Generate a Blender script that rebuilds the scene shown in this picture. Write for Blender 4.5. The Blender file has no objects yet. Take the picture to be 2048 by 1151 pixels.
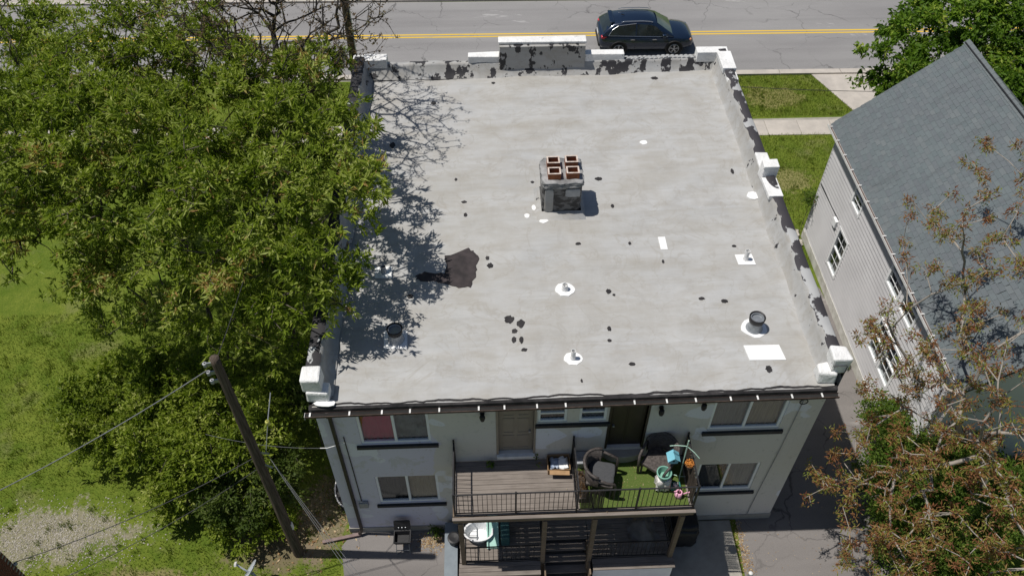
import bpy, math, random
import numpy as np
from mathutils import Vector, Matrix
rnd = random.Random(7); rng = np.random.default_rng(11)
S = bpy.context.scene; COL = S.collection
# ------------------------------------------------------------------ camera, sky, sun, exposure
CAM = (4.3458, -11.4631, 23.3695); YAW, PITCH, ROLL = -0.040352, 0.834678, 0.0022105
cy, sy, cp, sp, cr, sr = math.cos(YAW), math.sin(YAW), math.cos(PITCH), math.sin(PITCH), math.cos(ROLL), math.sin(ROLL)
v_r = Vector((cy, sy, 0)); v_h = Vector((-sy, cy, 0)); v_f = v_h*cp + Vector((0, 0, -sp)); v_u = v_h*sp + Vector((0, 0, cp))
v_r, v_u = v_r*cr + v_u*sr, v_u*cr - v_r*sr
cam = bpy.data.cameras.new('camera'); co = bpy.data.objects.new('camera', cam); COL.objects.link(co)
cam.sensor_width = 36; cam.lens = 1657/2048*36; cam.clip_end = 800; cam.clip_start = 0.5
M4 = Matrix((v_r, v_u, -v_f)).transposed().to_4x4(); M4.translation = CAM; co.matrix_world = M4
S.camera = co
SUN = Vector((-0.42, 0.028, 1)).normalized()
w = bpy.data.worlds.new('World'); S.world = w; w.use_nodes = True
nt = w.node_tree; bg = nt.nodes['Background']; sky = nt.nodes.new('ShaderNodeTexSky'); sky.sky_type = 'NISHITA'; sky.sun_disc = False
sky.sun_elevation = math.asin(SUN.z); sky.sun_rotation = math.atan2(SUN.x, SUN.y); sky.altitude = 200
nt.links.new(sky.outputs[0], bg.inputs[0]); bg.inputs[1].default_value = 0.055
sl = bpy.data.lights.new('sun', 'SUN'); sl.energy = 4.0; sl.angle = math.radians(0.53); sl.color = (1, 0.955, 0.89)
so = bpy.data.objects.new('sun', sl); COL.objects.link(so); so.rotation_euler = SUN.to_track_quat('Z', 'Y').to_euler(); so.location = (-20, 5, 40)
S.view_settings.view_transform = 'Standard'; S.view_settings.look = 'None'; S.view_settings.exposure = 0.13; S.view_settings.gamma = 1
S.view_settings.use_curve_mapping = False
S.render.engine = 'CYCLES'
try: S.cycles.max_bounces = 6; S.cycles.transparent_max_bounces = 12
except Exception: pass

# ------------------------------------------------------------------ materials
def lin(h):
    if isinstance(h, (tuple, list)): return tuple(h)+(1,) if len(h) == 3 else tuple(h)
    return (h, h, h, 1)
class NT:
    def __init__(s, name):
        s.m = bpy.data.materials.new(name); s.m.use_nodes = True; s.t = s.m.node_tree; s.b = s.t.nodes['Principled BSDF']; s._c = None
    def n(s, typ, **k):
        o = s.t.nodes.new('ShaderNode'+typ)
        for a, v in k.items(): setattr(o, a, v)
        return o
    def l(s, a, b): s.t.links.new(a, b)
    def coords(s):
        if s._c is None:
            tc = s.n('TexCoord'); oi = s.n('ObjectInfo'); mu = s.n('VectorMath', operation='MULTIPLY_ADD')
            cx = s.n('CombineXYZ')
            for i in range(3): s.l(oi.outputs['Random'], cx.inputs[i])
            mu.inputs[1].default_value = (37, 19, 53); s.l(cx.outputs[0], mu.inputs[0]); s.l(tc.outputs['Object'], mu.inputs[2])
            s._c = mu.outputs[0]
        return s._c
    def noise(s, scale, detail=3, rough=.55, stretch=None, dist=0):
        v = s.coords()
        if stretch:
            mp = s.n('Mapping'); mp.inputs['Scale'].default_value = stretch; s.l(v, mp.inputs[0]); v = mp.outputs[0]
        o = s.n('TexNoise'); o.inputs['Scale'].default_value = scale; o.inputs['Detail'].default_value = detail; o.inputs['Roughness'].default_value = rough
        o.inputs['Distortion'].default_value = dist
        s.l(v, o.inputs['Vector']); return o.outputs['Fac']
    def ramp(s, f, stops):
        o = s.n('ValToRGB'); e = o.color_ramp.elements
        while len(e) < len(stops): e.new(.5)
        for q, (p, c) in zip(e, stops): q.position = p; q.color = lin(c)
        s.l(f, o.inputs[0]); return o.outputs['Color']
    def mix(s, f, a, b, mode='MIX'):
        o = s.n('Mix', data_type='RGBA', blend_type=mode)
        for sock, v in ((o.inputs['Factor'], f), (o.inputs[6], a), (o.inputs[7], b)):
            if hasattr(v, 'is_linked') or isinstance(v, bpy.types.NodeSocket): s.l(v, sock)
            elif isinstance(v, (int, float)) and sock.type != 'RGBA': sock.default_value = v
            else: sock.default_value = lin(v)
        return o.outputs[2]
    def bump(s, f, strength=.3, dist=.02):
        o = s.n('Bump'); o.inputs['Strength'].default_value = strength; o.inputs['Distance'].default_value = dist
        s.l(f, o.inputs['Height'])
        if s.b.inputs['Normal'].is_linked: s.l(s.b.inputs['Normal'].links[0].from_socket, o.inputs['Normal'])
        s.l(o.outputs[0], s.b.inputs['Normal'])
    def col(s, c):
        if isinstance(c, bpy.types.NodeSocket): s.l(c, s.b.inputs['Base Color'])
        else: s.b.inputs['Base Color'].default_value = lin(c)
    def set(s, **k):
        for a, v in k.items(): s.b.inputs[a.replace('_', ' ')].default_value = v
        return s.m
def pm(name, c1, c2=None, scale=3., rough=.75, bump=.15, bscale=None, lo=.35, hi=.65, metal=0, stretch=None, spec=.35):
    t = NT(name)
    if c2 is None: c2 = tuple(x*.8 for x in lin(c1)[:3])
    t.col(t.ramp(t.noise(scale, 4, .6, stretch), [(lo, c1), (hi, c2)]))
    if bump: t.bump(t.noise(bscale or scale*6, 3, .6, stretch), bump, .01)
    t.b.inputs['Specular IOR Level'].default_value = spec
    return t.set(Roughness=rough, Metallic=metal)
MT = {}
# roof membrane: silver-grey coating with brownish ponding stains and faint lap seams
def membrane(name, peel=None, light=1.0):
    t = NT(name)
    big = t.noise(.55, 5, .62); mid = t.noise(2.2, 5, .65, (.35, 1, 1)); fine = t.noise(26, 3, .6)
    c = t.ramp(big, [(.3, tuple(v*light for v in (.355, .360, .362))), (.5, tuple(v*light for v in (.410, .412, .408))), (.72, tuple(v*light for v in (.350, .338, .312)))])
    c = t.mix(t.ramp(mid, [(.42, 0.), (.72, .75)]), c, tuple(v*light for v in (.300, .280, .245)))
    c = t.mix(t.ramp(t.noise(.8, 6, .72, None, 1.5), [(.56, 0.), (.66, .5)]), c, tuple(v*light for v in (.30, .29, .272)))
    c = t.mix(t.ramp(t.noise(1.3, 4, .6, (1, .3, 1)), [(.55, 0.), (.72, .35)]), c, tuple(v*light for v in (.46, .46, .455)))
    c = t.mix(t.ramp(t.noise(.7, 4, .6, None, .8), [(.475, 0.), (.49, .45), (.505, 0.)]), c, tuple(v*light for v in (.29, .27, .235)))
    c = t.mix(t.ramp(t.noise(5, 5, .65, (.12, 1, 1)), [(.5, 0.), (.72, .4)]), c, tuple(v*light for v in (.29, .285, .27)))
    c = t.mix(t.ramp(t.noise(9, 4, .65, (1, .15, 1)), [(.58, 0.), (.75, .3)]), c, tuple(v*light for v in (.44, .44, .44)))
    sp_ = t.n('SeparateXYZ'); t.l(t.coords(), sp_.inputs[0]); wb = t.n('Math', operation='MULTIPLY_ADD'); wb.inputs[1].default_value = .09; t.l(t.noise(.9, 3, .6), wb.inputs[0]); t.l(sp_.outputs[1], wb.inputs[2])
    dv = t.n('Math', operation='DIVIDE'); dv.inputs[1].default_value = .96; t.l(wb.outputs[0], dv.inputs[0]); fl_ = t.n('Math', operation='FLOOR'); t.l(dv.outputs[0], fl_.inputs[0]); fc_ = t.n('Math', operation='FRACT'); t.l(dv.outputs[0], fc_.inputs[0])
    wn = t.n('TexWhiteNoise', noise_dimensions='1D'); t.l(fl_.outputs[0], wn.inputs['W'])
    c = t.mix(t.ramp(wn.outputs['Value'], [(0., .0), (1., .22)]), c, tuple(v*light for v in (.31, .30, .275)))
    gt = t.ramp(t.noise(.8, 3, .6), [(.4, 0.), (.6, 1.)])
    c = t.mix(t.mix(1., t.ramp(fc_.outputs[0], [(.0, .38), (.018, .12), (.05, 0.)]), gt, 'MULTIPLY'), c, tuple(v*light for v in (.24, .23, .21)))
    c = t.mix(t.ramp(fine, [(.6, 0.), (.8, .3)]), c, tuple(v*light for v in (.32, .31, .29)))
    if peel:
        pn = t.noise(peel[0], 5, .62, peel[2] if len(peel) > 2 else None)
        c = t.mix(t.ramp(pn, [(peel[1], 0.), (peel[1]+.015, 1.)]), c, (.028, .027, .030))
    t.col(c); t.bump(t.noise(7, 5, .6), .25, .02); t.bump(t.noise(60, 2), .12, .004)
    return t.set(Roughness=.62, Specular_IOR_Level=.35)
MT['membrane'] = membrane('roof_membrane')
MT['parapet_mem'] = membrane('parapet_membrane', (2.6, .63), .93)
MT['front_mem'] = membrane('front_parapet_membrane', (2.2, .545, (1, 1, .6)), .92)
MT['tar'] = pm('tar', (.015, .014, .015), (.034, .031, .032), 5, .7, .3)
MT['tar_brown'] = pm('tar_brown', (.022, .018, .019), (.050, .040, .041), 3, .75, .2, 30)
MT['coping_black'] = (lambda t: (t.col(t.mix(t.ramp(t.noise(3, 5, .65, (1, .5, 1)), [(.66, 0.), (.69, 1.)]), (.022, .021, .024), (.36, .37, .37))), t.bump(t.noise(20), .3, .02), t.set(Roughness=.75))[-1])(NT('coping_black'))
MT['whitecoat'] = (lambda t: (t.col(t.mix(t.ramp(t.noise(5, 5, .7), [(.62, 0.), (.68, .7)]), t.ramp(t.noise(3, 4), [(.35, (.80, .80, .79)), (.65, (.68, .68, .67))]), (.38, .38, .38))), t.bump(t.noise(9, 5, .65), .8, .05), t.bump(t.noise(40, 3), .3, .01), t.set(Roughness=.6))[-1])(NT('white_coating'))
MT['whitepatch'] = pm('white_patch', (.80, .80, .79), (.72, .73, .73), 8, .6, .15, 30)
MT['flash'] = pm('grey_flashing', (.30, .31, .32), (.42, .42, .42), 5, .6, .3)
# painted rear wall
def wallmat():
    t = NT('painted_wall')
    bt = t.n('TexBrick'); bt.inputs['Scale'].default_value = 1; bt.inputs['Brick Width'].default_value = .22; bt.inputs['Row Height'].default_value = .075; bt.inputs['Mortar Size'].default_value = .008
    mp = t.n('Mapping'); mp.inputs['Rotation'].default_value = (math.radians(90), 0, 0); t.l(t.coords(), mp.inputs[0]); t.l(mp.outputs[0], bt.inputs['Vector'])
    tc = t.n('TexCoord'); sx_ = t.n('SeparateXYZ'); t.l(tc.outputs['Object'], sx_.inputs[0])
    ed = t.n('Math', operation='MULTIPLY_ADD'); ed.inputs[1].default_value = 1.6; t.l(t.noise(.9, 3, .5), ed.inputs[0]); t.l(sx_.outputs[0], ed.inputs[2])
    mr = t.n('MapRange'); mr.inputs[1].default_value = -2.75; mr.inputs[2].default_value = -2.70; t.l(ed.outputs[0], mr.inputs[0])
    c = t.mix(mr.outputs[0], (.62, .60, .69), (.62, .59, .55))
    c = t.mix(t.ramp(t.noise(.9, 2, .4, None, .2), [(.63, 0.), (.64, 1.)]), c, (.71, .71, .76))
    c = t.mix(t.ramp(t.noise(4, 5, .65), [(.60, 0.), (.68, .55)]), c, (.46, .44, .40))
    c = t.mix(t.ramp(t.noise(1.1, 6, .75, None, .5), [(.60, 0.), (.64, .55)]), c, (.50, .49, .46))
    c = t.mix(t.ramp(t.noise(11, 4, .7), [(.64, 0.), (.69, .6)]), c, (.30, .29, .27))
    c = t.mix(t.ramp(t.noise(3.2, 5, .6, (5, 5, .25)), [(.60, 0.), (.78, .35)]), c, (.42, .41, .37))
    t.col(c); t.bump(bt.outputs['Fac'], -.25, .006); t.bump(t.noise(30), .15, .006)
    return t.set(Roughness=.7)
MT['wall'] = wallmat()
MT['trim_dark'] = pm('dark_sill_paint', (.012, .014, .018), (.025, .027, .03), 8, .6)
MT['vinyl'] = pm('white_vinyl', (.86, .87, .88), (.78, .79, .80), 4, .4, .03)
MT['door_tan'] = pm('tan_door_paint', (.30, .25, .20), (.27, .225, .18), 3, .5, .05)
MT['door_brown'] = pm('brown_door_paint', (.045, .032, .024), (.035, .026, .02), 3, .45, .05)
def glassmat():
    t = NT('window_glass'); out = t.t.nodes['Material Output']; t.t.nodes.remove(t.b)
    tr = t.n('BsdfTransparent'); tr.inputs[0].default_value = (.86, .88, .88, 1); gl = t.n('BsdfGlossy'); gl.inputs['Roughness'].default_value = .02; gl.inputs[0].default_value = (.9, .95, 1, 1)
    lw = t.n('LayerWeight'); lw.inputs[0].default_value = .5; pw_ = t.n('Math', operation='POWER'); pw_.inputs[1].default_value = 3.2; t.l(lw.outputs['Facing'], pw_.inputs[0]); fr = t.n('Math', operation='MULTIPLY_ADD'); fr.inputs[1].default_value = .45; fr.inputs[2].default_value = .03; t.l(pw_.outputs[0], fr.inputs[0]); mx = t.n('MixShader'); t.l(fr.outputs[0], mx.inputs[0]); t.l(tr.outputs[0], mx.inputs[1]); t.l(gl.outputs[0], mx.inputs[2]); t.l(mx.outputs[0], out.inputs[0])
    return t.m
MT['glass'] = glassmat()
MT['autoglass'] = pm('tinted_glass', (.012, .016, .016), (.02, .026, .026), 2, .05, 0, spec=.7)
MT['curt_red'] = pm('red_curtain', (.62, .03, .10), (.50, .02, .08), 5, .9, .1)
MT['curt_beige'] = pm('beige_curtain', (.42, .33, .22), (.30, .22, .14), 6, .9, .2, 12, stretch=(8, 1, .3))
MT['curt_grey'] = pm('grey_curtain', (.33, .29, .25), (.22, .19, .16), 6, .9, .2, 12, stretch=(8, 1, .3))
MT['hollow_shade'] = pm('hollow_shade_black', (.015, .014, .013), (.02, .02, .02), 2, .9, 0)  # near-black colour standing in for shade inside rooms and hollows
MT['gutter'] = pm('rusty_gutter', (.055, .036, .030), (.11, .075, .062), 6, .6, .1, metal=.2)
MT['gutter_white'] = pm('white_metal', (.75, .75, .74), (.62, .62, .60), 5, .5, .05)
MT['downpipe'] = pm('brown_downpipe', (.030, .022, .020), (.05, .04, .035), 5, .55, .05)
MT['black_metal'] = pm('black_metal', (.012, .012, .014), (.022, .022, .024), 10, .5, .05)
MT['galv'] = pm('galvanised_metal', (.33, .35, .37), (.24, .26, .28), 8, .4, .1, metal=.5)
MT['terracotta'] = pm('terracotta', (.34, .12, .05), (.22, .075, .035), 8, .8, .2)
MT['terr_rim'] = pm('flue_rim', (.62, .55, .50), (.45, .36, .30), 8, .8, .2)
MT['chim'] = (lambda t: (t.col(t.mix(t.ramp(t.noise(3.2, 5, .65, (1, 1, 2)), [(.47, 0.), (.56, 1.)]), (.020, .020, .022), (.13, .13, .13))), t.bump(t.noise(5, 4, .6, (1, 1, 7)), .6, .04), t.set(Roughness=.45))[-1])(NT('chimney_tar'))
def woodmat(name, a, b, c=None):
    t = NT(name); g = t.noise(3, 5, .65, (.6, 12, 12)); big = t.noise(1.4, 3)
    k = t.ramp(g, [(.3, a), (.7, b)]); k = t.mix(t.ramp(big, [(.5, 0.), (.8, .5)]), k, c or tuple(v*.55 for v in a))
    t.col(k); t.bump(g, .35, .008); return t.set(Roughness=.85, Specular_IOR_Level=.2)
MT['deck'] = woodmat('weathered_deck', (.15, .128, .112), (.25, .22, .195), (.085, .072, .062))
MT['deck_z'] = (lambda: woodmat('weathered_post', (.15, .11, .075), (.23, .175, .125)))()
MT['polewood'] = (lambda t: (t.col(t.ramp(t.noise(6, 5, .65, (6, 6, .25)), [(.35, (.045, .034, .026)), (.65, (.145, .115, .092))])), t.bump(t.noise(6, 5, .65, (6, 6, .2)), .8, .03), t.set(Roughness=.9, Specular_IOR_Level=.15))[-1])(NT('pole_wood'))
# ground
def groundmat():
    t = NT('lawn_soil')
    big = t.noise(.22, 5, .6); mid = t.noise(1.4, 5, .65); fi = t.noise(16, 4, .7)
    c = t.mix(t.ramp(mid, [(.35, 0.), (.65, 1.)]), (.090, .135, .016), (.160, .195, .030))
    c = t.mix(t.ramp(t.noise(.6, 5, .65), [(.57, 0.), (.70, .55)]), c, (.21, .19, .10))
    c = t.mix(t.ramp(fi, [(.42, .0), (.7, .65)]), c, (.055, .095, .010))
    c = t.mix(t.ramp(t.noise(30, 3, .7), [(.58, .0), (.8, .6)]), c, (.24, .27, .07))
    def patch(c, ctr, rad, colr, amp=.55):
        mp = t.n('Mapping'); mp.inputs['Location'].default_value = (-ctr[0]/rad[0], -ctr[1]/rad[1], 0); mp.inputs['Scale'].default_value = (1/rad[0], 1/rad[1], 0)
        tc = t.n('TexCoord'); t.l(tc.outputs['Object'], mp.inputs[0]); le = t.n('VectorMath', operation='LENGTH'); t.l(mp.outputs[0], le.inputs[0])
        m1 = t.n('Math', operation='MULTIPLY_ADD'); t.l(t.noise(1.1, 5, .7), m1.inputs[0]); m1.inputs[1].default_value = amp*3; t.l(le.outputs['Value'], m1.inputs[2])
        return t.mix(t.ramp(m1.outputs[0], [(.55, .92), (.80, 0.)]) if False else t.ramp2(m1.outputs[0], amp), c, colr)
    def ramp2(f, amp):
        o = t.n('MapRange'); o.inputs[1].default_value = .45+amp*1.5; o.inputs[2].default_value = 1.25+amp*1.5; o.inputs[3].default_value = 1; o.inputs[4].default_value = 0
        t.l(f, o.inputs[0]); q = t.n('Math', operation='MULTIPLY_ADD'); t.l(t.noise(7, 4, .7), q.inputs[0]); q.inputs[1].default_value = 1.6; q.inputs[2].default_value = -.8
        ad = t.n('Math', operation='ADD'); t.l(o.outputs[0], ad.inputs[0]); t.l(q.outputs[0], ad.inputs[1]); e = t.n('MapRange'); e.inputs[1].default_value = .35; e.inputs[2].default_value = .75; e.inputs[4].default_value = .85; t.l(ad.outputs[0], e.inputs[0]); return e.outputs[0]
    t.ramp2 = ramp2
    gcol = t.ramp(t.noise(22, 4, .75), [(.3, (.15, .14, .085)), (.55, (.28, .25, .19)), (.75, (.42, .39, .33))])
    c = patch(c, (-8.9, .2), (2.6, .95), gcol, 1.2)
    c = patch(c, (-2.4, -.3), (1.7, 1.0), (.17, .135, .09))
    c = patch(c, (-.9, .6), (.8, 1.8), (.20, .16, .11))
    c = patch(c, (14.2, 23.0), (1.8, .5), (.26, .20, .14), .4)
    c = patch(c, (15.2, 13.5), (1.2, 2.0), (.20, .17, .09), .5)
    c = patch(c, (18.2, 21.6), (1.8, .9), (.22, .20, .08), .6)
    c = patch(c, (17.0, 15.5), (1.5, 1.0), (.23, .21, .09), .6)
    c = patch(c, (-6.0, -1.6), (2.2, .8), (.22, .19, .09), .6)
    t.col(c); t.bump(fi, .7, .05); t.bump(t.noise(45, 2), .5, .02)
    return t.set(Roughness=1, Specular_IOR_Level=.1)
MT['ground'] = groundmat()
MT['grass'] = None
def asphalt(name, a, b, crack=True, cs=.35):
    t = NT(name); c = t.ramp(t.noise(.5, 5, .6, (.25, 1, 1)), [(.3, a), (.7, b)])
    c = t.mix(t.ramp(t.noise(1.1, 3, .5, (.02, .9, 1)), [(.45, 0.), (.7, .5)]), c, tuple(v*.72 for v in a))
    c = t.mix(t.ramp(t.noise(1.7, 5, .7), [(.66, 0.), (.72, .55)]), c, tuple(v*.6 for v in a))
    c = t.mix(t.ramp(t.noise(90, 2, .6), [(.5, 0.), (.75, .6)]), c, tuple(v*1.7 for v in a))
    c = t.mix(t.ramp(t.noise(60, 2, .6), [(.55, 0.), (.75, .5)]), c, tuple(v*.5 for v in a))
    if crack:
        vo = t.n('TexVoronoi', feature='DISTANCE_TO_EDGE'); vo.inputs['Scale'].default_value = cs
        nd = t.n('TexNoise'); nd.inputs['Scale'].default_value = 1.3; nd.inputs['Detail'].default_value = 5; t.l(t.coords(), nd.inputs['Vector'])
        ad = t.n('VectorMath', operation='MULTIPLY_ADD'); ad.inputs[1].default_value = (1.2, 1.2, 0); t.l(nd.outputs['Color'], ad.inputs[0]); t.l(t.coords(), ad.inputs[2]); t.l(ad.outputs[0], vo.inputs['Vector'])
        thin = t.ramp(vo.outputs['Distance'], [(.0, 1.), (.012, 0.)])
        gate = t.ramp(t.noise(.25, 3), [(.45, 0.), (.6, .8)])
        k = t.mix(1.0, thin, gate, 'MULTIPLY'); c = t.mix(k, c, tuple(v*.35 for v in a))
        c = t.mix(t.ramp(t.noise(.33, 5, .7, (.5, 1.2, 1), .6), [(.64, 0.), (.67, .6)]), c, tuple(v*1.45 for v in b))
    t.col(c); t.bump(t.noise(80, 2), .35, .01)
    return t.set(Roughness=.9, Specular_IOR_Level=.25)
MT['road'] = asphalt('road_asphalt', (.205, .20, .20), (.27, .265, .262))
MT['drive'] = asphalt('driveway_asphalt', (.165, .153, .146), (.22, .205, .195), True, .5)
MT['concrete'] = pm('concrete', (.47, .43, .385), (.38, .35, .315), 1.6, .9, .25, 40)
MT['concrete_old'] = pm('old_concrete', (.36, .34, .30), (.27, .255, .225), 2, .9, .25, 40)
MT['yellow'] = (lambda t: (t.col(t.mix(t.ramp(t.noise(3, 5, .7, (.3, 1, 1)), [(.58, 0.), (.72, .7)]), (.66, .43, .035), (.24, .22, .20))), t.set(Roughness=.8))[-1])(NT('yellow_paint'))
MT['gravel'] = pm('gravel', (.42, .38, .32), (.30, .265, .22), 14, 1, .6, 40)
MT['stone'] = pm('limestone', (.45, .42, .37), (.33, .30, .26), 6, .95, .3)
# ------------------------------------------------------------------ mesh helpers
ROOT = {}
class MB:
    def __init__(s): s.v = []; s.f = []; s.mi = []; s.cur = 0
    def add(s, vs, fs):
        b = len(s.v); s.v += [tuple(p) for p in vs]; s.f += [tuple(b+i for i in f) for f in fs]; s.mi += [s.cur]*len(fs); return s
    def box(s, x0, x1, y0, y1, z0, z1):
        return s.add([(x0, y0, z0), (x1, y0, z0), (x1, y1, z0), (x0, y1, z0), (x0, y0, z1), (x1, y0, z1), (x1, y1, z1), (x0, y1, z1)],
                     [(3, 2, 1, 0), (4, 5, 6, 7), (0, 1, 5, 4), (1, 2, 6, 5), (2, 3, 7, 6), (3, 0, 4, 7)])
    def quad(s, a, b, c, d): return s.add([a, b, c, d], [(0, 1, 2, 3)])
    def tube(s, pts, rad, n=8, caps=True):
        pts = [Vector(p) for p in pts]; rad = [rad]*len(pts) if isinstance(rad, (int, float)) else rad
        vs = []; fs = []; up = None
        for i, p in enumerate(pts):
            d = (pts[min(i+1, len(pts)-1)]-pts[max(i-1, 0)]).normalized()
            if up is None: up = d.orthogonal().normalized()
            up = (up-d*up.dot(d)).normalized() if abs(up.dot(d)) < .99 else d.orthogonal().normalized()
            q = d.cross(up)
            for k in range(n):
                a = 2*math.pi*k/n; vs.append(p+(up*math.cos(a)+q*math.sin(a))*rad[i])
        for i in range(len(pts)-1):
            for k in range(n): fs.append((i*n+k, i*n+(k+1) % n, (i+1)*n+(k+1) % n, (i+1)*n+k))
        if caps: fs.append(tuple(range(n-1, -1, -1))); fs.append(tuple((len(pts)-1)*n+k for k in range(n)))
        return s.add(vs, fs)
    def bar(s, a, b, w, h):      # rectangular bar a->b
        a = Vector(a); b = Vector(b); d = (b-a).normalized(); u = Vector((0, 0, 1)) if abs(d.z) < .9 else Vector((0, 1, 0))
        q = d.cross(u).normalized()*w/2; u = q.normalized().cross(d).normalized()*h/2
        return s.add([a-q-u, a+q-u, a+q+u, a-q+u, b-q-u, b+q-u, b+q+u, b-q+u], [(0, 1, 2, 3), (7, 6, 5, 4), (0, 4, 5, 1), (1, 5, 6, 2), (2, 6, 7, 3), (3, 7, 4, 0)])
    def lathe(s, prof, c=(0, 0, 0), n=20, sx=1, sy_=1):
        vs = []; fs = []
        for r, z in prof:
            for k in range(n): a = 2*math.pi*k/n; vs.append((c[0]+r*math.cos(a)*sx, c[1]+r*math.sin(a)*sy_, c[2]+z))
        for i in range(len(prof)-1):
            for k in range(n): fs.append((i*n+k, i*n+(k+1) % n, (i+1)*n+(k+1) % n, (i+1)*n+k))
        return s.add(vs, fs)
    def prism(s, poly, z0, z1):
        n = len(poly); vs = [(x, y, z0) for x, y in poly]+[(x, y, z1) for x, y in poly]
        return s.add(vs, [tuple(range(n, 2*n)), tuple(range(n-1, -1, -1))]+[(i, (i+1) % n, n+(i+1) % n, n+i) for i in range(n)])
    def lump(s, x0, x1, y0, y1, z0, z1, amp=.02, n=6, seed=0):
        r = random.Random(seed); fs = []; vs = []; idx = {}
        def V(i, j, k):
            if (i, j, k) not in idx:
                u = (x0+(x1-x0)*i/n, y0+(y1-y0)*j/n, z0+(z1-z0)*k/n)
                e = [1 if q in (0, n) else 0 for q in (i, j, k)]; cx = ((x0+x1)/2, (y0+y1)/2, (z0+z1)/2)
                sh = .04*max(0, sum(e)-1)
                idx[(i, j, k)] = len(vs); vs.append(tuple(p+(q-p)*sh*2+r.uniform(-amp, amp) for p, q in zip(u, cx)))
            return idx[(i, j, k)]
        for a in range(n):
            for b in range(n):
                fs += [(V(a, b, n), V(a+1, b, n), V(a+1, b+1, n), V(a, b+1, n)), (V(a, b+1, 0), V(a+1, b+1, 0), V(a+1, b, 0), V(a, b, 0)),
                       (V(a, 0, b), V(a+1, 0, b), V(a+1, 0, b+1), V(a, 0, b+1)), (V(a, n, b+1), V(a+1, n, b+1), V(a+1, n, b), V(a, n, b)),
                       (V(0, a, b+1), V(0, a+1, b+1), V(0, a+1, b), V(0, a, b)), (V(n, a, b), V(n, a+1, b), V(n, a+1, b+1), V(n, a, b+1))]
        return s.add(vs, fs)
    def rbox(s, x0, x1, y0, y1, z0, z1, amp=.02, n=6, seed=0):
        r = random.Random(seed); b = len(s.v); s.box(x0, x1, y0, y1, z0, z1)
        for i in range(b, b+8): s.v[i] = tuple(c_+r.uniform(-amp, amp) for c_ in s.v[i])
        return s
    def xf(s, loc=(0, 0, 0), rz=0, sc=1):
        c_, s_ = math.cos(rz), math.sin(rz)
        s.v = [((x*c_-y*s_)*sc+loc[0], (x*s_+y*c_)*sc+loc[1], z*sc+loc[2]) for x, y, z in s.v]; return s
    def build(s, name, mat, parent=None, smooth=False, bevel=0, local=False, label=None):
        me = bpy.data.meshes.new(name)
        off = ROOT.get(parent.name, (0, 0, 0)) if (parent and not local) else (0, 0, 0)
        me.from_pydata([(x-off[0], y-off[1], z-off[2]) for x, y, z in s.v], [], s.f)
        for m in (mat if isinstance(mat, (list, tuple)) else [mat]): me.materials.append(MT[m] if isinstance(m, str) else m)
        if isinstance(mat, (list, tuple)): me.polygons.foreach_set('material_index', s.mi)
        if smooth: me.polygons.foreach_set('use_smooth', [True]*len(me.polygons))
        me.update(); return link(name, me, parent, off, bevel, label)
def link(name, me, parent=None, off=(0, 0, 0), bevel=0, label=None):
    o = bpy.data.objects.new(name, me); COL.objects.link(o)
    if parent: o.parent = parent
    ROOT[o.name] = off
    if bevel:
        b = o.modifiers.new('bevel', 'BEVEL'); b.width = bevel; b.segments = 2; b.limit_method = 'ANGLE'
    if label: o['label'] = label
    return o
def tag(o, label, cat, group=None):
    o['label'] = label; o['category'] = cat
    if group: o['group'] = group
    return o
def thing(name, label, cat, loc=(0, 0, 0), group=None):
    o = bpy.data.objects.new(name, None); COL.objects.link(o); o.location = loc; o.empty_display_size = .2
    ROOT[o.name] = tuple(loc); return tag(o, label, cat, group)
def struct(o, kind='structure'): o['kind'] = kind; return o
def npmesh(name, verts, faces, mat, parent=None, tint=None, smooth=False):
    off = np.array(ROOT.get(parent.name, (0, 0, 0)) if parent else (0, 0, 0)); verts = np.asarray(verts, float)-off
    me = bpy.data.meshes.new(name); nf, k = faces.shape
    me.vertices.add(len(verts)); me.vertices.foreach_set('co', verts.ravel().astype(np.float32))
    me.loops.add(nf*k); me.loops.foreach_set('vertex_index', faces.ravel().astype(np.int32))
    me.polygons.add(nf); me.polygons.foreach_set('loop_start', np.arange(0, nf*k, k, dtype=np.int32))
    me.polygons.foreach_set('use_smooth', np.full(nf, bool(smooth)))
    me.materials.append(MT[mat] if isinstance(mat, str) else mat)
    if tint is not None:
        a = me.attributes.new('tint', 'FLOAT', 'POINT'); a.data.foreach_set('value', tint.astype(np.float32))
    me.update(); me.validate(); return link(name, me, parent, tuple(off))
def blob(cx, cy_, rx, ry, n=11, j=.3, seed=0):
    r = random.Random(seed); ph = r.uniform(0, 6)
    return [(cx+rx*math.cos(ph+2*math.pi*k/n)*(1+r.uniform(-j, j)), cy_+ry*math.sin(ph+2*math.pi*k/n)*(1+r.uniform(-j, j))) for k in range(n)]
def sag(a, b, drop, n=16):
    return [(a[0]+(b[0]-a[0])*t, a[1]+(b[1]-a[1])*t, a[2]+(b[2]-a[2])*t-drop*4*t*(1-t)) for t in [i/n for i in range(n+1)]]
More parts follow.
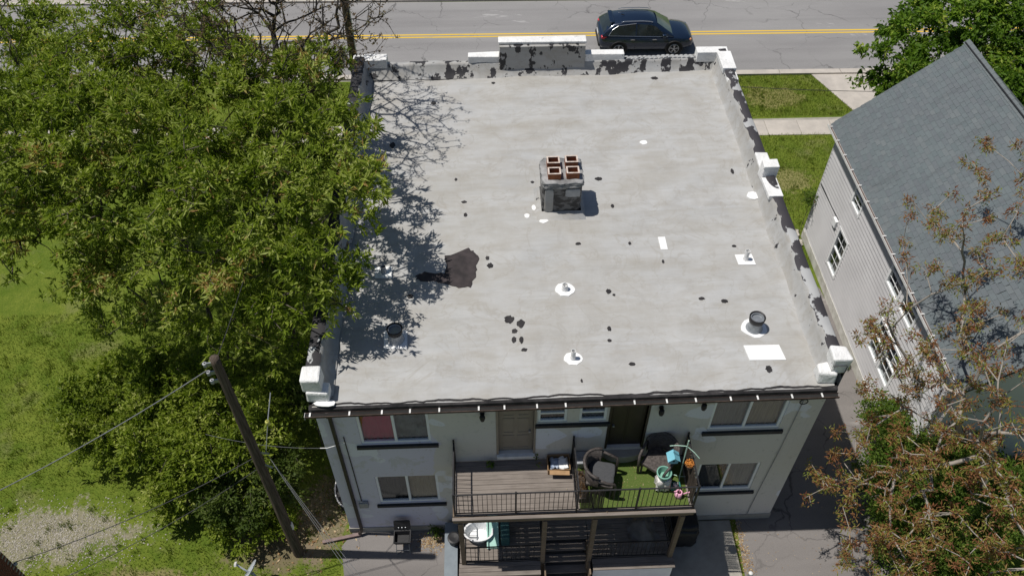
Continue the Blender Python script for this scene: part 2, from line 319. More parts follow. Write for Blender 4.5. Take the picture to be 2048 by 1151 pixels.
# ------------------------------------------------------------------ ground, road, pavements
struct(MB().add([(-260, -200, 0), (300, -200, 0), (300, 400, 0), (-260, 400, 0)], [(0, 1, 2, 3)]).build('ground', 'ground'))
ryw = lambda x: -.014*(x-5)
def strip(name, x0, x1, y0, y1, z, mat, n=60):
    m = MB(); xs = [x0+(x1-x0)*i/n for i in range(n+1)]
    for a, b in zip(xs, xs[1:]): m.quad((a, y0+ryw(a), z), (b, y0+ryw(b), z), (b, y1+ryw(b), z), (a, y1+ryw(a), z))
    return m.build(name, mat)
struct(strip('road', -90, 110, 24.05, 31.1, .008, 'road'))
for y in (27.42, 27.66):
    o = struct(strip('road_marking', -90, 110, y, y+.11, .012, 'yellow')); 
def slabs(name, y0, y1, z0, z1, x0, x1, step, mat, gap=.012, xa=-24, xb=40):
    base = struct(MB().box(x0, x1, y0+.02, y1-.02, -.3, z0+.002).build(name, 'concrete_old'))
    me = None
    x = xa
    while x < xb:
        m = MB().box(gap, step-gap, y0, y1, z0, z1)
        if me is None:
            ob = m.build(name+'_slab' if name != 'kerb' else 'kerb_stone', mat, base, bevel=.008); me = ob.data
        else: ob = link(ob.name.split('.')[0], me, base, (0, 0, 0), .008)
        ob.location = (x, ryw(x+step/2)-base.location[1], rnd.uniform(-.004, .004)); ob.rotation_euler.z = -.014
        x += step
    return base
slabs('sidewalk', 18.82, 19.92, 0., .03, -70, 90, 1.52, 'concrete')
slabs('kerb', 23.62, 23.98, 0., .11, -70, 90, 3.05, 'concrete')
slabs('far_kerb', 31.15, 31.5, 0., .12, -70, 90, 3.05, 'concrete')
slabs('far_sidewalk', 31.55, 33.2, 0., .10, -70, 90, 1.9, 'concrete', xa=-26, xb=44)
# driveway apron between sidewalk and kerb (right), driveway, rear yard paving
struct(MB().prism([(21.9, 19.95), (26.5, 19.95), (27.5, 23.3), (20.6, 23.4)], -.1, .035).build('driveway_apron', 'concrete', bevel=.01))
struct(MB().prism([(12.4, -16), (16.6, -16), (17.05, .5), (17.05, 7.4), (16.9, 9.2), (16.2, 10.6), (12.5, 10.6), (12.5, 0), (11.62, -.02), (11.5, -1.9), (11.3, -16)], -.1, .012).build('driveway', 'drive'))
struct(MB().prism([(.05, -14), (9.3, -14), (9.3, -.02), (3.0, .02), (.1, .05), (-.25, -.45), (-.1, -1.3), (.0, -3)], -.1, .010).build('yard_paving', 'drive'))
pad = struct(MB().box(9.32, 11.42, -2.6, -.06, -.1, .05).build('concrete_pad', 'concrete_old', bevel=.01))
for y0, y1 in ((-1.86, -.09), (-2.59, -1.88)):
    MB().box(9.36, 11.38, y0, y1, .05, .072).build('pad_slab', 'concrete_old', pad, bevel=.006)
# ------------------------------------------------------------------ the flat-roofed building
W, D, ZR, TILT = 12.62, 13.95, 6.85, .012
B = thing('apartment_building', 'two-storey flat-roofed cream building with silver-grey tar roof and parapets', 'building', (W/2, D/2, 0))
def holed_wall(m, x0, x1, z0, z1, holes, put, depth):
    xs = sorted({x0, x1, *[h[0] for h in holes], *[h[1] for h in holes]}); zs = sorted({z0, z1, *[h[2] for h in holes], *[h[3] for h in holes]})
    for a, b in zip(xs, xs[1:]):
        for c, d in zip(zs, zs[1:]):
            mx, mz = (a+b)/2, (c+d)/2
            if any(h[0] < mx < h[1] and h[2] < mz < h[3] for h in holes): continue
            m.quad(put(a, 0, c), put(b, 0, c), put(b, 0, d), put(a, 0, d))
    for a, b, c, d in holes:
        for p, q in (((a, c), (b, c)), ((b, c), (b, d)), ((b, d), (a, d)), ((a, d), (a, c))):
            m.quad(put(p[0], 0, p[1]), put(p[0], depth, p[1]), put(q[0], depth, q[1]), put(q[0], 0, q[1]))
UL, UR, LL, LR = (.95, 2.74, 4.88, 6.28), (9.86, 11.74, 5.02, 6.34), (1.07, 2.78, 1.72, 3.22), (9.98, 11.68, 1.80, 3.30)
S1, S2, D1, D2 = (5.46, 6.20, 5.62, 6.32), (6.50, 7.20, 5.62, 6.32), (4.47, 5.37, 4.20, 6.26), (7.31, 8.21, 4.32, 6.30)
holes = [UL, UR, LL, LR, S1, S2, D1, D2]
m = MB(); holed_wall(m, 0, W, 0, ZR-.10, holes, lambda x, d, z: (x, d, z), .14)
m.quad((W, 0, 0), (W, D-.05, 0), (W, D-.05, ZR-.1), (W, 0, ZR-.1)); m.quad((0, D-.05, 0), (0, 0, 0), (0, 0, ZR-.1), (0, D-.05, ZR-.1)); m.quad((W, D-.05, 0), (0, D-.05, 0), (0, D-.05, ZR-.1), (W, D-.05, ZR-.1))
m.quad((.02, .35, 0), (W-.02, .35, 0), (W-.02, .35, ZR-.12), (.02, .35, ZR-.12))
m.build('wall', 'wall', B)
MB().box(-.03, W+.03, -.03, .5, 0, .28).build('foundation', 'concrete_old', B, bevel=.01)
def window(h, sill, kind, backing, y=0.):
    a, b, c, d = h; f = MB(); t_ = .07; yy = y+.03
    f.box(a, a+t_, yy, yy+.08, c, d); f.box(b-t_, b, yy, yy+.08, c, d); f.box(a+t_, b-t_, yy, yy+.08, c, c+t_); f.box(a+t_, b-t_, yy, yy+.08, d-t_, d)
    wo = f.build('window', 'vinyl', B, bevel=.006)
    mid = (a+b)/2
    if kind == 'slide':
        MB().box(mid-.035, mid+.035, yy+.004, yy+.075, c+t_+.002, d-t_-.002).build('mullion', 'vinyl', wo, bevel=.005)
        panes = [(a+t_, mid-.035, c+t_, d-t_), (mid+.035, b-t_, c+t_, d-t_)]
    else:
        zz = c+.52*(d-c)
        MB().box(a+t_+.002, b-t_-.002, yy+.004, yy+.075, zz-.03, zz+.03).build('meeting_rail', 'vinyl', wo, bevel=.005)
        panes = [(a+t_, b-t_, c+t_, zz-.03), (a+t_, b-t_, zz+.03, d-t_)]
    for i, (p, q, r, s_) in enumerate(panes):
        MB().box(p+.001, q-.001, yy+.035, yy+.045, r+.001, s_-.001).build('pane', 'glass', wo)
        cm = MB(); n = 14
        vs = [(p+(q-p)*k/n, yy+.12+.02*math.sin(k*2.3+i), z) for z in (r-.05, s_+.05) for k in range(n+1)]
        cm.add(vs, [(k, k+1, n+2+k, n+1+k) for k in range(n)])
        cm.build('curtain_or_dark_room', backing[i], wo, smooth=True)  # on dark panes a near-black sheet stands in for the unlit room
    if sill: MB().box(sill[0], sill[1], y-.07, y+.02, sill[2], sill[3]).build('sill', 'trim_dark', wo, bevel=.008)
    return wo
MT['glimpse'] = pm('room_glimpse', (.05, .06, .06), (.16, .20, .20), 2.5, .8, 0)
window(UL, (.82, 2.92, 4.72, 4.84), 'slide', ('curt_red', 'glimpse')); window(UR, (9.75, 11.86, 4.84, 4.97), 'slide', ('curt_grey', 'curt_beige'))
window(LL, (.97, 2.95, 1.57, 1.68), 'slide', ('hollow_shade', 'curt_beige')); window(LR, (9.85, 11.80, 1.64, 1.75), 'slide', ('hollow_shade', 'curt_grey'))
window(S1, (5.40, 6.34, 5.46, 5.58), 'hung', ('hollow_shade', 'curt_grey')); window(S2, (6.34, 7.30, 5.46, 5.58), 'hung', ('glimpse', 'hollow_shade'))
def door(h, mat, panels, knob_x, label):
    a, b, c, d = h
    o = MB().box(a, b, .10, .15, c, d).build('door', mat, B, label=label)
    for (p, q, r, s_) in panels:
        x0, x1, z0, z1 = a+(b-a)*p, a+(b-a)*q, c+(d-c)*r, c+(d-c)*s_
        mm = MB(); 
        for k in ((x0, x1, z0, z0+.025), (x0, x1, z1-.025, z1), (x0, x0+.025, z0+.025, z1-.025), (x1-.025, x1, z0+.025, z1-.025)): mm.box(k[0], k[1], .088, .10, k[2], k[3])
        mm.build('panel', mat, o)
    MB().tube([(knob_x, .10, c+.95), (knob_x, .04, c+.95)], .03, 10).build('handle', 'galv', o)
    MB().box(a-.06, a, -.02, .12, c, d+.06).box(b, b+.06, -.02, .12, c, d+.06).build('door_frame', mat if mat == 'door_brown' else 'door_tan', o, bevel=.006)
    return o
six = [(.12, .46, .07, .36), (.54, .88, .07, .36), (.12, .46, .42, .74), (.54, .88, .42, .74), (.12, .46, .80, .93), (.54, .88, .80, .93)]
d1 = door(D1, 'door_tan', six, 5.27, 'closed tan six-panel door'); d2 = door(D2, 'door_brown', [(.06, .49, .03, .97), (.51, .94, .03, .97)], 7.42, 'closed dark brown double-leaf door')
MB().box(4.42, 5.42, -.10, .10, 4.06, 4.19).build('threshold', 'gutter_white', d1, bevel=.01)
MB().prism([(7.28, .0)]+[(7.76+.50*math.cos(math.pi*(1+k/10)), -.02+.22*math.sin(math.pi*(1+k/10))) for k in range(11)]+[(8.24, .0)], 3.93, 4.22).build('threshold', 'concrete_old', d2, bevel=.015)
# roof sheet: undulating membrane
nx, ny = 90, 100
X, Y = np.meshgrid(np.linspace(.02, W+.02, nx), np.linspace(-.10, D-.1, ny))
def roofz(X, Y):
    return ZR+TILT*(X-6.3)+.012*np.sin(X*1.3+.6*np.sin(Y))+.012*np.sin(Y*.9+X*.5)+.008*np.sin(X*3.1-Y*1.7)-.10*np.clip(.25-Y, 0, 1)**2
Z = roofz(X, Y); V = np.stack([X, Y, Z], -1).reshape(-1, 3)
I = np.arange(nx*ny).reshape(ny, nx); F = np.stack([I[:-1, :-1], I[:-1, 1:], I[1:, 1:], I[1:, :-1]], -1).reshape(-1, 4)
roof = npmesh('roof', V, F, 'membrane', B, smooth=True)
def rz(x, y): return float(roofz(np.array(x), np.array(y)))
# ragged black tar lip along the rear eave
m = MB(); n = 140; lip = []
for i in range(n+1):
    x = -.06+(W+.14)*i/n; y = -.03+.025*math.sin(i*.21)+.015*math.sin(i*.77)+rnd.uniform(-.012, .012)
    zx = ZR+TILT*(x-6.3); lip.append([(x, y, rz(x, y)+.004), (x, y-.03, rz(x, y)+.012), (x, -.15, zx-.05), (x, -.165, zx-.19), (x, -.02, zx-.20)])
vs = [p for r in lip for p in r]; m.add(vs, [(i*5+k, (i+1)*5+k, (i+1)*5+k+1, i*5+k+1) for i in range(n) for k in range(4)])
m.build('eave_flashing', 'tar', B, smooth=False)
# side parapets (left, right) lofted along y
def side_parapet(xi0, xi1, xo, ztop, left):
    sgn = 1 if left else -1; n = 110; rows = []; r = random.Random(3 if left else 4)
    for i in range(n+1):
        y = .12+(D-.25)*i/n; zt = ztop(y)+.012*math.sin(y*3)+r.uniform(-.008, .008); jx = .015*math.sin(y*2.2)+.01*math.sin(y*5.7)
        z0 = ZR-.02
        rows.append([(xi0+jx, y, z0), (xi0-sgn*.10+jx, y, z0+.05), (xi0-sgn*.2+jx, y, z0+.16), (xi1+sgn*.06, y, zt-.16), (xi1+sgn*.015+jx*.4, y, zt-.02), (xi1-sgn*.03, y, zt+.015)])
    k = 6; vs = [p for q in rows for p in q]
    f = [(i*k+j, (i+1)*k+j, (i+1)*k+j+1, i*k+j+1) for i in range(n) for j in range(k-1)]
    if not left: f = [tuple(reversed(q)) for q in f]
    p = MB().add(vs, f).build('parapet', 'parapet_mem', B, smooth=True)
    rows = []
    for i in range(n+1):
        y = .10+(D-.2)*i/n; zt = ztop(y)+.012*math.sin(y*3); e = sgn*(.03*math.sin(y*4.1)+.03*math.sin(y*9.3)+r.uniform(-.02, .02))
        rows.append([(xi1+sgn*.02+e, y, zt+.004), (xi1-sgn*.05+e, y, zt+.028), (xo+sgn*.03, y, zt+.035+r.uniform(-.008, .008)), (xo, y, zt), (xo, y, ZR-.35), (xo+sgn*.12, y, ZR-.35)])
    vs = [q for r_ in rows for q in r_]; f = [(i*k+j, (i+1)*k+j, (i+1)*k+j+1, i*k+j+1) for i in range(n) for j in range(k-1)]
    if not left: f = [tuple(reversed(q)) for q in f]
    MB().add(vs, f).build('coping', MT['coping_black'] if left else MT['coping_right'], p, smooth=True)
    return p
MT['coping_right'] = (lambda t: (t.col(t.mix(t.ramp(t.noise(1.1, 5, .6, (1.2, 1, 1)), [(.47, 0.), (.485, 1.)]), (.36, .365, .365), (.035, .032, .036))), t.bump(t.noise(20), .2, .02), t.set(Roughness=.7))[-1])(NT('coping_right'))
pl = side_parapet(.50, .22, -.10, lambda y: 7.44+.004*y, True)
pr = side_parapet(12.20, 12.56, 12.84, lambda y: 7.46+.004*y, False)
# front parapet lofted along x
n = 150; rows = []
def ftop(x): return 7.25+.015*math.sin(x*3)+.01*math.sin(x*7.7)
for i in range(n+1):
    x = -.05+(W+.1)*i/n; zt = ftop(x); j = rnd.uniform(-.015, .015)
    rows.append([(x, 13.40+j, ZR-.015), (x, 13.50+j, ZR+.07), (x, 13.59+.02*math.sin(x*4), ZR+.17), (x, 13.69+j*.5, zt-.06), (x, 13.72, zt+.012), (x, 13.9, zt), (x, 13.95, zt-.12), (x, 13.95, ZR-.4)])
k = 8; fp = MB().add([p for q in rows for p in q], [(i*k+j, (i+1)*k+j, (i+1)*k+j+1, i*k+j+1) for i in range(n) for j in range(k-1)]).build('parapet', 'front_mem', B, smooth=True)
cblock = MB().rbox(4.92, 7.86, 13.60, 14.02, 7.0, 7.93, .015, 10, 5).build('raised_parapet', MT['front_mem'], fp, smooth=False)
for i, (x0, x1, z0, z1, y0, y1) in enumerate([(4.88, 7.90, 7.935, 8.03, 13.72, 14.10), (3.82, 4.90, 7.15, 7.50, 13.72, 14.02), (7.88, 9.25, 7.15, 7.50, 13.72, 14.02), (-.14, 1.02, 7.15, 7.48, 13.64, 14.05), (11.80, 12.9, 7.15, 7.52, 13.64, 14.05)]):
    MB().rbox(x0, x1, y0, y1, z0, z1, .015, 6, i+20).build('coping', 'whitecoat', fp, bevel=.02)
for i, (x0, x1, z0, z1, y0, y1) in enumerate([(12.46, 12.92, 7.40, 7.60, 12.55, 13.60), (12.52, 12.90, 7.38, 7.50, 12.05, 12.50), (12.46, 12.90, 7.30, 7.86, 7.05, 7.42), (12.50, 12.88, 7.44, 7.52, 7.45, 8.15), (12.44, 12.86, 7.36, 7.53, 6.15, 6.98)]):
    MB().rbox(x0, x1, y0, y1, z0, z1, .02, 6, i+40).build('coping', 'whitecoat', pr, bevel=.02)
MB().lump(-.14, .25, 12.85, 13.60, 7.36, 7.52, .015, 6, 47).build('coping', 'coping_black', pl, smooth=True)
MB().lump(-.13, .12, 11.0, 11.12, 7.44, 7.58, .01, 4, 48).build('coping', 'galv', pl, smooth=True)
# rear end blocks
MB().rbox(-.15, .30, .06, .50, 7.15, 7.62, .03, 7, 60).build('end_block', 'whitecoat', pl, bevel=.05)
MB().rbox(-.10, .46, .0, .36, 6.80, 7.18, .03, 6, 61).build('end_block', 'whitecoat', pl, bevel=.05)
MB().prism(blob(.34, -.06, .26, .09, 12, .12, 4), ZR-.01, ZR+.012).build('end_patch', 'whitepatch', pl)
MB().rbox(12.48, 12.92, .14, .60, 7.12, 7.70, .04, 7, 62).build('end_block', 'whitecoat', pr, bevel=.05)
MB().rbox(12.22, 12.66, .04, .42, 6.88, 7.25, .05, 6, 63).build('end_block', 'whitecoat', pr, bevel=.05)
MB().prism(blob(12.42, -.05, .22, .08, 12, .15, 8), ZR-.01, ZR+.014).build('end_patch', 'whitepatch', pr)
MB().prism(blob(12.28, 6.85, .20, .17, 10, .15, 9), ZR+.0, ZR+.10).build('end_patch', 'whitepatch', pr)
# clay edge tiles on the front parapet
tm = None
for i in range(15):
    x = 9.42+i*.163
    if tm is None:
        mm = MB(); r0 = .085; nn = 8
        ring = [(r0*math.cos(math.pi*k/nn), 0, .06*math.sin(math.pi*k/nn)) for k in range(nn+1)]
        mm.add(ring+[(a, .42, c-.16) for a, b, c in ring], [(k, k+1, nn+2+k, nn+1+k) for k in range(nn)]); mm.add(ring, [tuple(range(nn+1))])
        ob = mm.build('edge_tile', MT['flash'], fp, smooth=True, local=True); tm = ob.data
    else: ob = link('edge_tile', tm, fp)
    ob.location = (x-W/2, 13.74-D/2, ftop(x)-.004)
# tar patches and white sealant patches on the roof
TAR = [(7.77, 7.89, 7), (8.04, 6.62, 5), (3.66, 7.02, 5), (3.7, 6.45, 5), (3.41, 8.06, 4), (5.74, 7.81, 4), (6.88, 5.07, 5), (8.34, 5.05, 4), (4.31, 4.67, 5), (4.38, 4.38, 7), (4.83, 2.42, 10), (5.13, 2.25, 9), (4.96, 2.01, 6), (4.93, 1.73, 6), (5.12, 1.71, 6), (5.18, 1.38, 5), (7.53, 3.26, 6), (7.66, 3.13, 3), (7.4, 1.98, 5), (7.36, 1.59, 4), (7.83, .84, 5), (9.16, 4.28, 4), (9.96, 2.86, 5), (10.54, 2.74, 6), (11.24, 4.77, 4), (11.17, .5, 7), (10.28, 13.1, 8), (4.67, 13.1, 5), (1.38, 9.82, 9), (2.63, 12.04, 7), (2.22, 3.33, 6), (11.9, 8.01, 6), (6.53, .36, 3)]
for i, (x, y, r) in enumerate(TAR):
    r *= .92/75; q = random.Random(i); ax = q.uniform(.7, 1.35)
    z = rz(x, y); MB().prism(blob(x, y, r*ax, r*1.15/ax, 22, .22, i), z-.02, z+.009).build('tar_patch', 'tar', roof)
bpz = rz(3.6, 4.4)
poly = [(3.17, 5.03), (3.28, 5.20), (3.45, 5.16), (3.69, 5.19), (3.82, 5.08), (3.9, 4.96), (4.02, 4.80), (4.08, 4.62), (4.02, 4.4), (3.99, 4.18), (3.93, 3.9), (3.87, 3.62), (3.6, 3.58), (3.35, 3.66), (3.0, 3.80), (2.7, 3.86), (2.4, 3.92), (2.33, 4.08), (2.6, 4.2), (3.0, 4.14), (3.16, 4.12), (3.14, 4.5), (3.12, 4.8)]
rr_ = random.Random(5); poly = [(a[0]+(b[0]-a[0])*q+rr_.uniform(-.035, .035), a[1]+(b[1]-a[1])*q+rr_.uniform(-.035, .035)) for a, b in zip(poly, poly[1:]+poly[:1]) for q in (0, .33, .66)]
MB().prism(poly, bpz-.03, bpz+.014).build('tar_patch', 'tar_brown', roof, label='large dark brown tar patch')
WH = [(9.39, 9.55, .13, .11), (9.27, 5.0, .10, .25), (5.5, 6.3, .08, .09), (5.71, 6.64, .06, .12), (5.97, 6.05, .13, .09)]
for i, (x, y, a, b) in enumerate(WH):
    z = rz(x, y); (MB().prism(blob(x, y, a, b, 11, .16, 70+i), z-.02, z+.010) if i != 1 else MB().box(x-a, x+a, y-b, y+b, z-.02, z+.010)).build('sealant_patch', 'whitepatch', roof)
z = rz(11.22, 1.); MB().add([(10.75, .78, z+.012), (11.66, .76, z+.012), (11.60, 1.24, z+.012), (10.70, 1.25, z+.012), (10.75, .78, z-.03), (11.66, .76, z-.03), (11.60, 1.24, z-.03), (10.70, 1.25, z-.03)], [(0, 1, 2, 3), (4, 5, 1, 0), (5, 6, 2, 1), (6, 7, 3, 2), (7, 4, 0, 3)]).build('sealant_patch', 'whitepatch', roof)
# roof vents
def vent(x, y, r, h, fl, mat, rim, sq, lean=0, label=None):
    z = rz(x, y)
    prof = [(r*1.5, -.02), (r*1.2, .03), (r, .12), (r, h), (r*.86, h), (r*.86, h-.12), (0.001, h-.14)]
    v = MB().lathe(prof, (x, y, z), 20).build('vent_pipe', mat, B, smooth=False, label=label)
    if sq: MB().add([(x-fl[0], y-fl[1], z+.016), (x+fl[0], y-fl[1]-.02, z+.016), (x+fl[0]*.9, y+fl[1], z+.016), (x-fl[0]*1.1, y+fl[1]*.95, z+.016)], [(0, 1, 2, 3)]).build('flashing', 'whitepatch', v)
    else: MB().prism(blob(x, y, fl[0], fl[1], 16, .1, int(x*10)), z-.02, z+.016).build('flashing', 'whitepatch', v)
    if rim:
        MB().lathe([(r*1.0, h-.14), (r*1.12, h-.12), (r*1.22, h+.03), (r*1.12, h+.05), (r*1.05, h-.06)], (x, y, z), 22).build('collar', 'black_metal', v, smooth=True)
        MB().prism(blob(0, 0, r*.97, r*.97, 18, .02, 2), 0, .02).xf((x, y, z+h-.07)).build('damper', 'galv', v)
vent(1.93, 1.86, .17, .42, (.30, .30), 'flash', True, True, label='wide grey vent pipe with black collar on the left')
vent(11.10, 1.80, .17, .42, (.34, .30), 'galv', True, False, label='wide grey vent pipe with black collar on the right')
vent(6.36, 3.36, .08, .20, (.26, .24), 'whitecoat', False, False); vent(6.38, 1.06, .06, .32, (.23, .20), 'whitecoat', False, False)
vent(11.44, 4.24, .065, .34, (.24, .20), 'whitecoat', False, True); vent(1.46, 4.25, .07, .24, (.24, .22), 'flash', False, True)
# chimney
MT['chim_crown'] = pm('grey_crown', (.15, .15, .15), (.33, .33, .33), 3, .6, .4, 12)
zc = ZR-.03
ch = MB().lump(5.93, 7.06, 6.30, 7.36, zc, 8.02, .018, 10, 77).build('chimney', 'chim', B, smooth=True, label='tar-coated brick chimney')
MB().add([(5.74, 6.05, zc+.02), (7.22, 6.05, zc+.02), (7.22, 7.5, zc+.02), (5.74, 7.5, zc+.02), (5.92, 6.28, zc+.22), (7.07, 6.28, zc+.22), (7.07, 7.38, zc+.22), (5.92, 7.38, zc+.22)], [(0, 1, 5, 4), (1, 2, 6, 5), (2, 3, 7, 6), (3, 0, 4, 7)]).build('base_flashing', 'parapet_mem', ch, smooth=True)
MB().lump(5.90, 7.09, 6.26, 7.40, 7.90, 8.10, .03, 9, 78).build('crown', 'chim_crown', ch, smooth=True)
MB().lump(5.99, 6.24, 6.262, 6.30, 7.02, 7.86, .008, 5, 79).build('sealant_patch', MT['parapet_mem'], ch, smooth=True)
MB().lump(6.58, 7.0, 6.262, 6.30, 7.58, 7.86, .008, 5, 80).build('sealant_patch', MT['flash'], ch, smooth=True)
for i, x in enumerate((6.08, 6.60)):
    for j, y in enumerate((6.42, 6.88)):
        h = 8.30+.02*(i+j); a, b = .36, .30; t_ = .035
        fl = MB().box(x, x+t_, y, y+b, 8.0, h).box(x+a-t_, x+a, y, y+b, 8.0, h).box(x+t_, x+a-t_, y, y+t_, 8.0, h).box(x+t_, x+a-t_, y+b-t_, y+b, 8.0, h).build('flue_liner', 'terracotta', ch)
        MB().box(x-.004, x+t_+.004, y-.004, y+b+.004, h, h+.012).box(x+a-t_-.004, x+a+.004, y-.004, y+b+.004, h, h+.012).box(x+t_+.004, x+a-t_-.004, y-.004, y+t_+.004, h, h+.012).box(x+t_+.004, x+a-t_-.004, y+b-t_-.004, y+b+.004, h, h+.012).build('rim', 'terr_rim', ch)
        MB().box(x+t_, x+a-t_, y+t_, y+b-t_, 8.0, 8.06).build('flue_bottom', 'hollow_shade', ch)
# gutter with straps, downpipe, lamps, conduit
gz = lambda x: 6.61+.0125*(x-6.3)
m = MB(); x0, x1 = -.16, W+.12
prof = [(-.165, .09), (-.165, .03), (-.18, .01), (-.255, .01), (-.265, .03), (-.265, .085), (-.278, .085), (-.278, .03), (-.26, -.005), (-.18, -.005), (-.15, .02), (-.15, .09)]
n = len(prof); vs = [(x, a, gz(x)+b+.008*math.sin(x*.9)) for x in [x0+(x1-x0)*i/40 for i in range(41)] for a, b in prof]
m.add(vs, [(i*n+k, i*n+(k+1) % n, (i+1)*n+(k+1) % n, (i+1)*n+k) for i in range(40) for k in range(n)]); gut = m.build('gutter', 'gutter', B)
MB().box(x0-.008, x0, -.28, -.15, gz(0)-.03, gz(0)+.09).build('end_cap', 'gutter_white', gut)
MB().add([(x, y, gz(x)+.068+.008*math.sin(x*.9)) for x in [x0+.02+(x1-x0-.04)*i/40 for i in range(41)] for y in (-.264, -.166)], [(2*i, 2*i+2, 2*i+3, 2*i+1) for i in range(40)]).build('gutter_debris_or_shade', 'hollow_shade', gut)  # near-black sheet that puts the shade inside the gutter into colour
m = MB()
for i in range(17):
    x = .02+i*.775+rnd.uniform(-.12, .12); MB().box(x-.020, x+.020, -.275, -.13, gz(x)+.088, gz(x)+.10).build('gutter_strap', 'gutter_white', gut)
MB().tube([(.36, -.20, 6.6), (.36, -.16, 6.42), (.36, -.07, 6.28), (.35, -.07, .35), (.34, -.09, .22), (.26, -.14, .14)], .055, 4).build('downpipe', 'downpipe', B)
MB().bar((.30, -.12, .10), (-.82, -.32, .06), .10, .07).build('downpipe_extension', pm('faded_brown_metal', (.16, .11, .10), (.22, .16, .15), 4, .6), B, bevel=.01)
for x in (4.08, 8.52, 9.55):
    zz = 6.12 if x < 9 else 6.3
    l_ = MB().tube([(x, 0, zz+.06), (x, -.05, zz+.06)], .06, 10).build('wall_lamp', 'black_metal', B)
    MB().lathe([(.02, .09), (.06, .07), (.075, -.02), (.055, -.13), (.02, -.14)], (x, -.11, zz), 8).build('lamp_shade', 'black_metal', l_)
MB().tube([(12.05, -.03, 6.35), (12.02, -.03, 4.2), (11.95, -.03, 2.2), (11.9, -.03, .3)], .012, 5).build('conduit', 'galv', B)
MB().tube([(12.05+.10*math.cos(a), -.06, 6.28+.10*math.sin(a)) for a in [k*.5 for k in range(14)]], .014, 5).build('cable_coil', 'black_metal', B)
MB().tube([(.55, -.03, 5.3), (.56, -.03, 3.4), (.56, -.03, 1.95)], .014, 5).build('conduit', 'black_metal', B)
MB().box(.48, .74, -.11, .0, 1.66, 1.92).build('meter_box', 'galv', B, bevel=.015)
MB().tube([(-.10, -.08, 4.9), (.10, -.12, 4.96), (.55, -.04, 5.05)], .010, 5).build('bracket', 'gutter_white', B)
# ------------------------------------------------------------------ two-level wooden porch on the rear wall
P = thing('wooden_porch', 'two-level weathered wood porch with black metal railings on the rear wall', 'porch', (6.35, -.8, 0))
X0, X1, XM, YF, ZD = 3.28, 9.42, 6.40, -1.58, 3.90
npl = 11; pw = (abs(YF)-.02)/npl
def planks(x0, x1, ya, yb, ztop, n, th=.035, mat='deck', gap=.006, name='plank'):
    me = None; out = []
    for i in range(n):
        y = ya+(yb-ya)*(i+.5)/n; wd = abs(yb-ya)/n-gap
        if me is None:
            ob = MB().box(-(x1-x0)/2, (x1-x0)/2, -wd/2, wd/2, -th, 0).build(name, mat, P, bevel=.004, local=True); me = ob.data
        else: ob = link(name, me, P, (0, 0, 0), .004)
        ob.location = ((x0+x1)/2-6.35+rnd.uniform(-.008, .008), y+.8, ztop+rnd.uniform(-.004, .004)); out.append(ob)
    return out
planks(X0, XM-.003, YF, -.02, ZD, npl); planks(XM+.003, X1, YF, -.02, ZD, npl)
MB().box(X0-.04, X1+.03, YF-.13, YF-.04, ZD-.045, ZD-.005).build('cap_board', 'deck', P, bevel=.006)
MB().box(X0-.03, X1+.02, YF-.05, YF-.01, ZD-.30, ZD-.046).build('rim_joist', 'deck_z', P, bevel=.005)
MB().box(X0-.03, X0+.01, YF, -.02, ZD-.28, ZD-.037).build('rim_joist', 'deck_z', P); MB().box(X1-.02, X1+.02, YF, -.02, ZD-.28, ZD-.037).build('rim_joist', 'deck_z', P)
for i in range(7): MB().box(4.0+i*.8, 4.04+i*.8, YF, -.02, ZD-.24, ZD-.04).build('joist', 'deck_z', P)
MB().box(X0, X1-.08, YF+.04, YF+.13, ZD-.50, ZD-.302).build('beam', 'deck_z', P, bevel=.005)
for x in (3.42, 5.62, 6.93, 9.22):
    MB().box(x-.06, x+.06, YF+.01, YF+.15, 0.0, ZD-.502).build('post', 'deck_z', P, bevel=.006)
def railing(p, q, h0, h1, zb, posts=(0, 1), sp=.118, tall=0, r=.007):
    p = Vector(p); q = Vector(q); L = (q-p).length; d = (q-p)/L
    def at(t, z): return (p.x+d.x*t, p.y+d.y*t, zb+z)
    R_ = MB().bar(at(0, h1), at(L, h1), .035, .022).build('railing', 'black_metal', P)
    MB().bar(at(0, h0), at(L, h0), .025, .022).build('bottom_rail', 'black_metal', R_)
    n = max(2, int(L/sp)); me = None
    for i in range(1, n):
        t = L*i/n
        if me is None:
            ob = MB().box(-r, r, -r, r, h0, h1).build('baluster', 'black_metal', R_, local=True); me = ob.data
        else: ob = link('baluster', me, R_)
        c_ = at(t, 0); ob.location = (c_[0]-6.35, c_[1]+.8, c_[2])
    for t in posts:
        c_ = at(t*L, 0); MB().box(c_[0]-.022, c_[0]+.022, c_[1]-.022, c_[1]+.022, zb-.02, zb+h1+.05+tall).build('rail_post', 'black_metal', R_)
    return R_
RH = 1.02
railing((X0+.03, YF+.03), (XM, YF+.03), .08, RH, ZD, (0, .5, 1)); railing((XM+.05, YF+.03), (X1-.03, YF+.03), .08, RH, ZD, (.5, 1))
railing((X0+.03, YF+.06), (X0+.03, -.06), .08, RH, ZD, (1,), tall=.06); railing((X1-.03, YF+.06), (X1-.03, -.06), .08, RH, ZD, (1,), tall=.06)
railing((XM+.01, YF+.08), (XM+.01, -.06), .08, RH, ZD, (1,), tall=.06)
